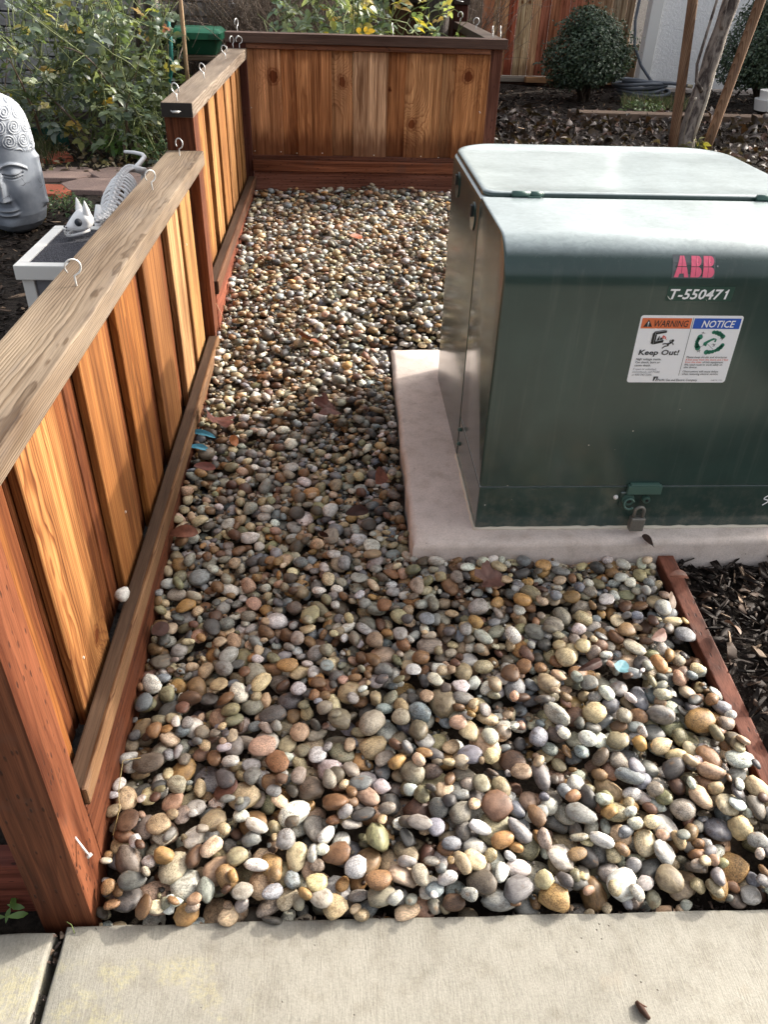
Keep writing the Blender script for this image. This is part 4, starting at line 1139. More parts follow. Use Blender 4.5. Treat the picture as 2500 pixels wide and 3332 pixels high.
W, F, col, L = chips(5200, (-2.4, -.52), (1.0, 5.0), lambda x, y: surf_l(y) + .004, 23, .02, .08, .005, .016)
o = link('bark_mulch', chip_mesh('bark_mulch', W, F, col * 1.35), M_CHIP); tag(o, 'brown bark mulch on the garden side of the left fence', kind='stuff')
n = 900
pos = np.stack([r.uniform(-2.6, -.9, n), r.uniform(4.75, 5.9, n), np.full(n, .325) + r.uniform(0, .02, n)], 1)
cc = np.array([(.30, .24, .15), (.16, .11, .07), (.10, .065, .04), (.36, .31, .22), (.22, .19, .07)])[r.integers(0, 5, n)] * r.uniform(.6, 1.2, (n, 1))
o = leaf_cloud('fallen_petals', pos, frames(n, r, None, .45), r.uniform(.02, .05, n), cc, leaf_template(4, .75, .3, .5), M_DEAD, kind='stuff')
tag(o, 'pale fallen leaves and petals under the rose bush')
def tuft(name, cx, cy, z, rad, n, hgt, cols, seed, label=None, kind='stuff'):
    r = np.random.default_rng(seed); t = Tubes(); V = []; F = []; C = []
    for i in range(n):
        a = r.uniform(0, 6.283); d = rad * math.sqrt(r.random()); x, y = cx + d * math.cos(a), cy + d * math.sin(a)
        h = hgt * r.uniform(.4, 1); lx, ly = r.normal(0, .45, 2) * h; w = r.uniform(.0012, .003)
        c_ = np.array(cols[r.integers(len(cols))]) * r.uniform(.6, 1.3)
        b = len(V)
        for s_, tt in ((1, 0), (.8, .5), (.15, 1)):
            px_, py_, pz_ = x + lx * tt ** 2, y + ly * tt ** 2, z + h * tt
            V += [(px_ - w * s_, py_, pz_), (px_ + w * s_, py_ + w * .4, pz_)]; C += [c_, c_]
        F += [(b, b + 1, b + 3, b + 2), (b + 2, b + 3, b + 5, b + 4)]
    o = link(name, np_mesh(name, np.array(V), np.array(F), np.array(C)), M_GRASS)
    return tag(o, label, None, None, kind)
tuft('grass_tuft', -1.52, 3.85, .29, .16, 260, .10, [(.20, .14, .08), (.10, .10, .04), (.25, .19, .11)], 2, 'thin dry grass at the foot of the grey stone head')
tuft('grass_tuft', -1.95, 5.15, .31, .32, 700, .16, [(.10, .12, .05), (.16, .14, .08), (.07, .09, .04)], 3, 'dry green grass behind the stone head under the rose')
tuft('grass_tuft', 2.45, 6.6, .48, .28, 400, .10, [(.12, .15, .05), (.22, .18, .10), (.07, .11, .03)], 4, 'sparse weeds by the hose in front of the white wall')

# hexagonal stepping stones
path = tag(empty('garden_path', (-1.3, 4.6, .3)), 'hexagonal concrete stepping stones left of the fence', kind='structure')
pm = N('stepping stone', .85, .25); q = pm.pos()
M_HEX = pm.out(pm.mix(.8, pm.info('Color'), pm.ramp(pm.noise(q, 130.0, 4, .7), (.3, .6), (.5, 1.0), (.7, 1.3)), 'MULTIPLY')); pm.bump(pm.noise(q, 160.0, 3), .5, .003)
GREYPINK, TERRA = (.26, .185, .16), (.33, .095, .055)
for x, y, rad, c_ in ((-1.50, 4.735, .172, GREYPINK), (-1.21, 4.745, .172, GREYPINK), (-1.285, 4.46, .172, GREYPINK), (-1.475, 4.35, .125, TERRA), (-1.02, 4.53, .172, GREYPINK), (-1.73, 5.17, .15, TERRA), (-.95, 4.83, .172, GREYPINK), (-1.72, 4.46, .172, GREYPINK)):
    a0 = random.uniform(-.08, .08)
    pts = [(x + rad * math.cos(a0 + k * math.pi / 3), y + rad * .93 * math.sin(a0 + k * math.pi / 3)) for k in range(6)]
    o = slab('paver', pts, .285, .332 + random.uniform(-.004, .004), path, M_HEX, .006); o.color = (*c_, 1)

# ------------------------------------------------------------------ carved stone head
def stone_head():
    nu, nv = 260, 300
    u = np.linspace(-np.pi, np.pi, nu, endpoint=False)     # 0 faces the camera
    v = np.linspace(0, 1, nv)
    U, Vv = np.meshgrid(u, v)
    H_ = .70
    z = Vv * H_
    prof = np.interp(Vv, [0, .015, .05, .10, .17, .25, .40, .55, .66, .76, .85, .91, .955, .985, 1.0], [.03, .075, .115, .142, .155, .158, .157, .155, .152, .148, .137, .118, .090, .052, .002])
    rx, ry = prof, prof * 1.12
    x, y = np.sin(U) * rx, -np.cos(U) * ry
    # relief, measured on the front: s across (m), t up (m)
    s, t = np.sin(U) * .153, z
    fr = np.clip(np.cos(U), 0, 1)
    G = lambda a, b, sa, sb, rot=0: np.exp(-(((s - a) * math.cos(rot) + (t - b) * math.sin(rot)) / sa) ** 2 - ((-(s - a) * math.sin(rot) + (t - b) * math.cos(rot)) / sb) ** 2)
    d = np.zeros_like(U)
    d += .034 * np.exp(-(s / .015) ** 2) * np.clip((t - .195) / .015, 0, 1) * np.clip((.40 - t) / .10, 0, 1) * (1 + .25 * np.exp(-((t - .21) / .02) ** 2))
    for sg in (-1, 1):
        d += .013 * G(sg * .019, .207, .012, .011)
        d += .013 * G(sg * .060, .338, .036, .020, -sg * .12)                      # lid
        lid = (t - (.326 + ((s - sg * .058) / .04) ** 2 * .010))
        d -= .009 * np.exp(-(lid / .0042) ** 2) * (np.abs(s - sg * .058) < .046)  # closed line
        d -= .006 * np.exp(-((t - (.312 + ((s - sg * .058) / .04) ** 2 * .012)) / .004) ** 2) * (np.abs(s - sg * .058) < .040)
        brow = t - (.385 - ((s - sg * .055) / .055) ** 2 * .022)
        d += .010 * np.exp(-(brow / .008) ** 2) * (np.abs(s - sg * .06) < .062)
        d -= .008 * G(sg * .035, .352, .020, .014)
        d += .010 * G(sg * .082, .250, .040, .050)
        d -= .007 * G(sg * .046, .185, .010, .03, sg * .3)
    mouth = t - (.142 + (s / .05) ** 2 * .004)
    d += (.013 * np.exp(-((mouth - .011) / .0085) ** 2) + .013 * np.exp(-((mouth + .012) / .0095) ** 2) - .008 * np.exp(-(mouth / .0035) ** 2)) * np.exp(-(s / .047) ** 4)
    d += .014 * G(0, .072, .040, .030) - .006 * G(0, .108, .035, .010)
    d += .010 * G(0, .425, .013, .013)
    d *= fr ** .6
    # long ear down each side
    for sg in (-1, 1):
        ear = np.exp(-((U - sg * 1.50) / .20) ** 2) * np.clip((t - .135) / .03, 0, 1) * np.clip((.425 - t) / .03, 0, 1)
        d += .022 * ear - .012 * np.exp(-((U - sg * 1.50) / .085) ** 2) * np.clip((t - .16) / .03, 0, 1) * np.clip((.40 - t) / .03, 0, 1)
    # curls: spiral relief on a staggered lattice above the hairline
    hair = np.clip((t - (.455 + .012 * np.cos(U * 3) - .03 * (1 - fr))) / .012, 0, 1)
    px_ = .078; a_ = U * np.maximum(prof, .03); row = np.round((t - .49) / (px_ * .86)); 
    off = (row % 2) * px_ / 2; cx_ = np.round((a_ - off) / px_) * px_ + off
    lx, ly = a_ - cx_, t - (.49 + row * px_ * .86)
    rr = np.hypot(lx, ly); th = np.arctan2(ly, lx)
    ph = rr / .0125 - th / (2 * np.pi)
    sp = (.5 + .5 * np.cos(2 * np.pi * ph)) * np.clip((.040 - rr) / .004, 0, 1)
    d += hair * (.0008 + .0058 * sp)
    nrm = np.stack([np.sin(U) / 1.0, -np.cos(U), np.interp(Vv, [0, .1, .5, .8, 1], [-.8, -.3, 0, .45, 1.0])], -1)
    nrm /= np.linalg.norm(nrm, axis=-1)[..., None]
    P = np.stack([x, y, z], -1) + nrm * d[..., None]
    idx = np.arange(nu * nv).reshape(nv, nu); nxt = np.roll(idx, -1, 1)
    F = np.stack([idx[:-1], nxt[:-1], nxt[1:], idx[1:]], -1).reshape(-1, 4)
    return P.reshape(-1, 3) * (.84, .84, .80), F
hm = N('weathered grey cast stone', .55, .35); q = hm.pos()
n1 = hm.noise(q, 9.0, 5, .65); nz = hm.sep(hm.n('NewGeometry').outputs['Normal'])[2]
cav = hm.n('NewGeometry').outputs['Pointiness']
hc = hm.mix(hm.ramp(n1, (.35, 0.0), (.65, 1.0)), (.20, .225, .265), (.31, .335, .375))
hc = hm.mix(hm.ss(cav, .505, .57), hc, (.40, .415, .43))
hc = hm.mix(hm.math('MULTIPLY', hm.ss(hm.sep(q)[2], .60, .82), .2), hc, (.34, .35, .37))
crk = hm.n('TexVoronoi', feature='DISTANCE_TO_EDGE'); hm.put(crk.inputs['Vector'], hm.vmath('ADD', q, hm.vmath('SCALE', hm.noise(q, 12.0, 4, color=True), sc=.09))); crk.inputs['Scale'].default_value = 9.0
cf = hm.math('MULTIPLY', hm.ss(crk.outputs['Distance'], .014, .004), hm.math('MULTIPLY', hm.ss(hm.noise(q, 7.0, 2), .47, .56), hm.ss(hm.sep(q)[2], .62, .52)))
hc = hm.mix(hm.math('MULTIPLY', cf, .8), hc, (.04, .035, .035))
M_HEAD = hm.out(hc)
Vh, Fh = stone_head()
a = math.radians(7); Rz = np.array([[math.cos(a), -math.sin(a), 0], [math.sin(a), math.cos(a), 0], [0, 0, 1]])
hd = link('stone_head', np_mesh('stone_head', Vh @ Rz.T, Fh), M_HEAD, None, (-1.445, 3.76, .285))
tag(hd, 'tall grey stone head with spiral curls and closed eyes in the garden', 'statue')

# ------------------------------------------------------------------ white framed box with felt top
pb = empty('garden_box', (-.74, 2.50, .27), 'white framed grey wooden box with dark felt top behind the fence', 'planter box')
BX0, BX1, BY0, BY1, BZ = -.926, -.545, 2.285, 2.70, .60
M_WHT = plain('white box paint', (.80, .79, .75), .5)
gm = N('grey box panel', .6, .3); M_GREYP = gm.out(gm.mix(gm.noise(gm.pos(), 30.0, 3), (.17, .17, .19), (.24, .24, .26)))
fm = N('granular roofing felt', .9, .2); q = fm.pos(); fn = fm.noise(q, 330.0, 3, .7)
fm.bump(fn, .8, .004); M_FELT = fm.out(fm.mix(fm.ramp(fn, (.4, 0.0), (.62, 1.0)), (.018, .018, .022), (.13, .13, .15)))
plank('felt_top', BX0 + .034, BX1 - .034, BY0 + .034, BY1 - .034, BZ - .022, BZ - .004, M_FELT, pb, None, 0)
plank('frame_rail', BX0, BX1, BY0, BY0 + .0345, BZ - .042, BZ, M_WHT, pb, None, .003, 2)
plank('frame_rail', BX0, BX1, BY1 - .0345, BY1, BZ - .042, BZ, M_WHT, pb, None, .003, 2)
plank('frame_rail', BX0, BX0 + .0342, BY0 + .035, BY1 - .035, BZ - .042, BZ, M_WHT, pb, None, .003, 2)
plank('frame_rail', BX1 - .0342, BX1, BY0 + .035, BY1 - .035, BZ - .042, BZ, M_WHT, pb, None, .003, 2)
for x in (BX0 + .012, BX1 - .046):
    for y in (BY0 + .012, BY1 - .046):
        plank('leg', x, x + .034, y, y + .034, .25, BZ - .0425, M_WHT, pb, None, .002)
for k in range(4):
    plank('panel', BX0 + .047, BX1 - .047, BY0 + .02, BY0 + .034, .27 + k * .0722, .27 + k * .0722 + .0712, M_GREYP, pb, None, .002)
    plank('panel', BX0 + .02, BX0 + .034, BY0 + .047, BY1 - .047, .27 + k * .0722, .27 + k * .0722 + .0712, M_GREYP, pb, None, .002)

# ------------------------------------------------------------------ cat skeleton resting its skull on the box
cs = empty('cat_skeleton', (-.78, 3.0, .31), 'white plastic cat skeleton reaching over the box behind the fence', 'halloween skeleton')
M_EYE = plain('dark eye socket', (.03, .034, .045), .7)
sk = np.array([-.800, 2.585, .645]); hx = Vector((-.74, -.66, -.14)).normalized(); hz = Vector((0, 0, 1)); hy = hz.cross(hx).normalized(); hz = hx.cross(hy)
HB = np.array([hx, hy, hz]).T * 1.22
def hp(a, b, c): return sk + HB @ np.array([a, b, c])
V0, F0 = ico(4)
P = V0.copy()
front = np.clip(P[:, 0], 0, 1)
Q = np.stack([P[:, 0] * .030 + front ** 1.3 * .016, P[:, 1] * (.030 - .010 * front), P[:, 2] * (.0255 - .0105 * front) - .007 * front + .003], 1)
for sg in (-1, 1):    # cheek arches and sockets
    e = np.exp(-(((Q[:, 0] - .020) / .010) ** 2 + ((Q[:, 1] - sg * .017) / .010) ** 2 + ((Q[:, 2] - .004) / .009) ** 2))
    Q[:, 1] -= sg * .007 * e
    e = np.exp(-(((Q[:, 0] - .012) / .016) ** 2 + ((Q[:, 2] + .012) / .006) ** 2)) * (np.sign(Q[:, 1]) == sg)
    Q[:, 1] += sg * .005 * e
t = Tubes(); t.raw(Q @ HB.T + sk, F0, (.93, .925, .92)); skull = t.build('skull', M_BONE, cs, sk)
t = Tubes()
for sg in (-1, 1):
    rows = []
    for k, (w_, h_) in enumerate(((.015, 0), (.012, .013), (.0065, .026), (.001, .037))):
        rows.append([hp(-.010 - k * .001 + w_ * math.cos(a) * .8, sg * (.018 + k * .001) + w_ * math.sin(a) * .5, .016 + h_) for a in np.linspace(0, 6.283, 9)[:-1]])
    R_ = np.array(rows).reshape(-1, 3); F_ = np.array([[i * 8 + j, i * 8 + (j + 1) % 8, (i + 1) * 8 + (j + 1) % 8, (i + 1) * 8 + j] for i in range(3) for j in range(8)])
    t2 = Tubes(); t2.raw(R_, F_, (.93, .925, .92)); t2.build('ear', M_BONE, skull, sk)
    bm = bmesh.new(); bmesh.ops.create_uvsphere(bm, u_segments=14, v_segments=10, radius=.0118)
    bm_link('eye_socket', bm, M_EYE, skull, hp(.017, sg * .0165, .006), smooth=True)
    bm = bmesh.new(); bmesh.ops.create_uvsphere(bm, u_segments=8, v_segments=6, radius=.003)
    bm_link('nostril', bm, M_EYE, skull, hp(.0475, sg * .005, .000), smooth=True)
t = Tubes()
t.add([hp(-.004, .021, -.018), hp(.018, .019, -.021), hp(.040, .012, -.021), hp(.050, .0, -.021), hp(.040, -.012, -.021), hp(.018, -.019, -.021), hp(-.004, -.021, -.018)], [.005, .0045, .004, .0045, .004, .0045, .005], 8, (.90, .895, .89))
t.build('jaw', M_BONE, skull, sk)
t = Tubes()
for k in range(8):
    f = k / 7; a = -1.3 + 2.6 * f
    for zz, dz in ((-.0085, -.0060), (-.019, .0045)):
        x_, y_ = .034 + .019 * math.cos(a), .0135 * math.sin(a)
        t.add([hp(x_, y_, zz), hp(x_ + .001, y_, zz + dz * (1.5 if k in (1, 6) else 1))], [.0017, .0006], 5, (.82, .80, .76))
t.build('teeth', M_BONE, skull, sk)['kind'] = 'stuff'
# spine as separate vertebrae, ribs, shoulder blade, pelvis, legs, tail
spts = np.array([(-.772, 2.635, .632), (-.752, 2.69, .636), (-.745, 2.76, .660), (-.748, 2.86, .690), (-.757, 2.98, .697), (-.768, 3.10, .688), (-.778, 3.20, .672), (-.782, 3.28, .655)])
tt = np.linspace(0, len(spts) - 1, 27); SP = np.stack([np.interp(tt, range(len(spts)), spts[:, k]) for k in range(3)], 1)
sp_part = Tubes(); sp_part.add(SP, .0055, 8, (.90, .895, .89)); spine = sp_part.build('spine', M_BONE, cs, SP[0])
for k in range(1, 27):
    d = SP[min(k + 1, 26)] - SP[k - 1]; d /= np.linalg.norm(d); sd_ = np.cross(d, (0, 0, 1)); sd_ /= np.linalg.norm(sd_); up_ = np.cross(sd_, d)
    t = Tubes(); c_ = (.93, .925, .92)
    t.add([SP[k] - d * .0062, SP[k] + d * .0062], .0105, 8, c_)
    t.add([SP[k] + up_ * .004, SP[k] + up_ * .018 - d * .005], [.0045, .0022], 6, c_)
    t.add([SP[k] - sd_ * .017 + up_ * .002, SP[k] + sd_ * .017 + up_ * .002], .0038, 6, c_)
    t.build('vertebra', M_BONE, spine, SP[k])
for k in range(12):
    i = 6 + k; b_ = SP[i]; d = SP[i + 1] - SP[i - 1]; d /= np.linalg.norm(d); sd_ = np.cross(d, (0, 0, 1)); sd_ /= np.linalg.norm(sd_)
    w_ = .036 + .018 * math.sin(math.pi * (k + 1) / 13); hgt = .085 + .035 * math.sin(math.pi * (k + 2) / 14)
    for sg in (-1, 1):
        pth = [b_ + sg * sd_ * w_ * math.sin(a) * 1.0 + np.array((0, 0, -1)) * hgt * (1 - math.cos(a)) / 2 - d * .02 * math.sin(a) for a in np.linspace(.05, 2.75, 9)]
        t = Tubes(); t.add(pth, [.0042] * 7 + [.0036, .003], 6, (.93, .925, .92)); t.build('rib', M_BONE, cs, b_)
def bone(name, pts, rad): 
    t = Tubes(); t.add(pts, rad, 8, (.92, .915, .91)); return t.build(name, M_BONE, cs, pts[0])
for sg in (-1, 1):
    s_ = SP[6] + np.array((sg * .040, -.01, -.01))
    bone('shoulder_blade', [s_ + np.array((0, .02, .015)), s_ + np.array((0, 0, -.025)), s_ + np.array((sg * .004, -.025, -.075))], [.008, .017, .006])
    bone('front_leg', [s_ + np.array((sg * .004, -.025, -.075)), s_ + np.array((sg * .006, .03, -.17)), s_ + np.array((0, -.01, -.30)), s_ + np.array((0, -.045, -.365))], [.009, .007, .006, .008])
    h_ = SP[25] + np.array((sg * .03, .0, -.01))
    bone('pelvis', [SP[24] + np.array((sg * .006, 0, .004)), h_ + np.array((sg * .008, .02, 0)), h_ + np.array((0, .05, -.035))], [.012, .015, .007])
    bone('hind_leg', [h_ + np.array((0, .03, -.02)), h_ + np.array((sg * .01, -.05, -.13)), h_ + np.array((sg * .005, .06, -.23)), h_ + np.array((0, .03, -.345))], [.010, .008, .007, .008])
bone('tail', [SP[26], (-.775, 3.36, .66), (-.775, 3.46, .665), (-.80, 3.54, .66), (-.845, 3.60, .655), (-.895, 3.64, .65)], [.010, .010, .009, .008, .0075, .006])

# ------------------------------------------------------------------ fallen leaves and scraps lying on the pebbles
def flat_leaf(kind, r, size):
    """outline and mesh of one fallen leaf: lobed maple or plain oval, veined by its folds and curled"""
    n = 30
    th = np.linspace(-np.pi, np.pi, n, endpoint=False)
    if kind == 'scrap':
        rad = np.interp(th, np.linspace(-np.pi, np.pi, 9), [.5, .62, .38, .55, .66, .42, .36, .58, .5])
    elif kind == 'maple':
        rad = .50 + .22 * np.abs(np.cos(th * 2.5)) ** 1.1 + .05 * np.cos(th * 11)
        rad[np.abs(np.abs(th) - np.pi) < .3] *= .55
    else:
        a_ = np.abs(th) / np.pi; px_ = .62 * np.cos(th); py_ = .30 * np.sign(np.sin(th)) * np.sin(np.pi * a_) ** 1.25 * (1 + .2 * np.cos(th)); rad = np.hypot(px_, py_); th = np.arctan2(py_, px_) + 0.0
    V = [(0, 0, 0)]; F = []
    for q_ in (.35, .7, 1.0):
        for k in range(n): V.append((rad[k] * q_ * math.cos(th[k]), rad[k] * q_ * math.sin(th[k]), 0))
    V = np.array(V)
    c1, c2, c3 = r.uniform(.2, 1.2), r.uniform(.3, 1.3) * r.choice((-1, 1)), r.uniform(-1, 1)
    V[:, 2] = .45 * abs(c1) * V[:, 1] ** 2 + .35 * c2 * V[:, 0] ** 2 + .15 * c3 * np.sin(V[:, 0] * 4) * V[:, 1] + .22 * np.abs(V[:, 1])
    if kind == 'maple': V[1:, 2] += .03 * np.sin(np.tile(th, 3) * 5) * np.repeat((.35, .7, 1.0), n)
    T = np.array([(0, 1 + k, 1 + (k + 1) % n) for k in range(n)])
    Qd = np.array([(1 + a * n + k, 1 + (a + 1) * n + k, 1 + (a + 1) * n + (k + 1) % n, 1 + a * n + (k + 1) % n) for a in range(2) for k in range(n)])
    return V * size, T, Qd
lfm = N('fallen leaf', .55, .2); nn_ = lfm.noise(lfm.obj(), 60.0, 4)
M_FALL = lfm.out(lfm.mix(.8, lfm.info('Color'), lfm.ramp(nn_, (.3, .5), (.5, 1.0), (.7, 1.5)), 'MULTIPLY')); lfm.bump(nn_, .4, .003)
rl = np.random.default_rng(9)
def fallen(x, y, z, size, col, label, kind='oval', rz=0.0, tilt=(0, 0), group='fallen leaves on the pebbles', cat='leaf', name='fallen_leaf', wide=1.0):
    V, T, Qd = flat_leaf(kind, rl, size * .88); V[:, 1] *= wide
    o = link(name, np_mesh(name, V, [T, Qd]), M_FALL, None, (x, y, z)); o.rotation_euler = (*tilt, rz); o.color = (*col, 1)
    return tag(o, label, cat, group)
RB, BR, DK = (.11, .032, .022), (.12, .045, .018), (.04, .017, .013)
fallen(-.358, 2.06, .225, .085, (.16, .065, .05), 'large red brown lobed leaf against the fence rail, above the blue scraps', 'maple', 1.9, (.5, .1))
fallen(-.300, 1.935, .222, .062, (.26, .09, .03), 'orange brown leaf standing on edge beside the blue scraps', 'oval', 1.4, (1.0, .3))
fallen(-.363, 1.83, .205, .055, RB, 'small dark red leaf near the fence, below the blue scraps', 'oval', .3, (.4, .3))
fallen(.112, 1.765, .215, .080, (.20, .07, .045), 'glossy red brown oval leaf close to the left edge of the concrete pad', 'oval', 1.3, (.75, .1))
fallen(-.045, 1.545, .182, .085, DK, 'dark folded leaf standing among pebbles level with the pad corner', 'oval', 1.8, (.8, .6), wide=.7)
fallen(.048, 1.64, .19, .060, DK, 'dark maroon leaf left of the pad, near the front corner', 'oval', .4, (.5, .1))
fallen(-.385, 1.58, .172, .065, (.16, .06, .035), 'light brown leaf touching the lower rail midway along the fence', 'oval', .1, (.5, .0))
fallen(-.395, 1.27, .135, .060, DK, 'dark purple leaf touching the red kickboard of the near bay', 'oval', 1.2, (.7, .4))
fallen(.345, 1.385, .172, .062, (.10, .05, .04), 'broad dark brown lobed leaf in front of the pad', 'maple', .5, (.3, .1))
fallen(-.035, 2.12, .235, .075, (.11, .04, .03), 'dark red leaf in the shade halfway between fence and pad', 'maple', .7, (.5, .3))
fallen(-.10, 2.56, .268, .062, (.20, .075, .04), 'rusty leaf on sunlit pebbles left of the transformer', 'maple', 2.2, (.6, .2))
fallen(.08, 3.45, .362, .07, (.22, .07, .035), 'reddish leaf on the pebbles behind the transformer near its left side', 'oval', .8, (.4, .2))
fallen(-.30, 3.2, .352, .05, (.16, .07, .04), 'little brown leaf on the pebbles by the upper fence bay', 'oval', 2.0, (.4, .2))
fallen(.757, 1.315, .160, .062, (.15, .11, .085), 'pale curled tan leaf leaning on the edging timber', 'oval', 1.1, (.9, .2))
fallen(.700, 1.215, .150, .052, (.17, .10, .08), 'pinkish curled leaf on the pebbles near the edging timber', 'oval', .6, (.8, .2))
fallen(.53, 1.14, .142, .065, DK, 'dark curled leaf behind the pale blue scrap', 'oval', .5, (.7, .1), wide=.6)
fallen(.752, 1.484, .202, .065, (.05, .03, .025), 'dark curled leaf between the pad and the end of the edging timber', 'oval', 1.6, (1.1, .4))
fallen(.808, 1.40, .166, .050, (.12, .045, .027), 'rust brown leaf draped across the edging timber', 'oval', .2, (.2, .2))
fallen(.880, 1.245, .146, .050, (.19, .125, .09), 'striped tan leaf on the mulch beside the edging timber', 'oval', 1.8, (.7, .2))
gb = 'blue scraps among the pebbles'
fallen(-.388, 1.985, .222, .072, (.055, .20, .27), 'upper blue green plastic scrap beside the lower rail', 'oval', -.3, (.3, .1), gb, 'plastic scrap', 'plastic_scrap', .55)
fallen(-.392, 1.925, .212, .060, (.06, .22, .30), 'lower curled blue plastic scrap beside the lower rail', 'oval', .2, (.4, .3), gb, 'plastic scrap', 'plastic_scrap', .6)
fallen(.585, 1.125, .146, .048, (.11, .22, .25), 'pale blue scrap lying on the pebbles right of centre', 'scrap', 1.0, (.25, .25), gb, 'plastic scrap', 'plastic_scrap', .8)
# lone pebble on the lower rail, twig at the walk, straw by the kickboard
o = bpy.data.objects.new('pebble', shape_me[1]); COL.objects.link(o); o.location = (-.449, 1.245, .262); o.scale = (.014, .020, .013); o.color = (.46, .45, .42, 1)
tag(o, 'single pale grey pebble caught between the fence boards and lower rail', 'pebble')
t = Tubes(); t.add([(.465, .548, .004), (.470, .535, .006), (.478, .522, .004)], [.0035, .0055, .003], 7, (.06, .03, .02)); t.add([(.466, .545, .006), (.478, .538, .008)], [.0028, .001], 5, (.08, .04, .025))
o = t.build('twig', M_CHIP, None, (.47, .535, 0)); tag(o, 'short dark twig lying on the sidewalk at the bottom right', 'twig')
t = Tubes(); t.add([(-.375, .96, .105), (-.402, .945, .118), (-.405, .90, .09), (-.398, .87, .08), (-.404, .83, .06)], .0009, 5, (.38, .28, .12))
o = t.build('straw', M_STEM, None, (-.40, .9, .09)); tag(o, 'thin curled straw between the kickboard and the nearest pebbles', 'straw')
t = Tubes(); t.add([(-.372, 2.50, .30), (-.378, 2.515, .36), (-.40, 2.53, .405)], .0008, 5, (.40, .30, .18))
o = t.build('straw', M_STEM, None, (-.38, 2.51, .33)); tag(o, 'thin dry stalk rising beside the middle fence post', 'straw')
# weeds and grit in the joint and by the near post
V0_, F0_ = leaf_template(5, .35, .2, .3)
r = np.random.default_rng(3)
n = 9
pos = np.stack([r.uniform(-.60, -.515, n), r.uniform(.708, .745, n), r.uniform(.0, .02, n)], 1)
cc = np.array([(.14, .24, .06)] * n) * r.uniform(.6, 1.3, (n, 1))
wd = empty('weed', (-.55, .725, -.02), 'small green weed at the foot of the near post', 'weed')
leaf_cloud('leaves', pos, frames(n, r, None, .5), r.uniform(.02, .04, n), cc, (V0_, F0_), M_LEAF, wd, (-.55, .725, 0), 'stuff')
t = Tubes(); t.add([(-.445, .690, .001), (-.450, .699, .012), (-.458, .702, .016)], .0008, 5, (.2, .25, .08)); t.build('stem', M_STEM, wd, (-.45, .69, 0))
W, F, col, L = chips(90, (-.485, -.469), (.3, .705), lambda x, y: -.018 + 0 * x, 31, .004, .016, .003, .008)
o = link('joint_grit', chip_mesh('joint_grit', W, F, col * 3 + .03), M_CHIP, walk); o['kind'] = 'stuff'
W, F, col, L = chips(160, (-.46, .75), (.690, .706), lambda x, y: -.014 + 0 * x, 32, .006, .016, .002, .006)
o = link('edge_grit', chip_mesh('edge_grit', W, F, col * 1.5), M_CHIP, walk); o['kind'] = 'stuff'

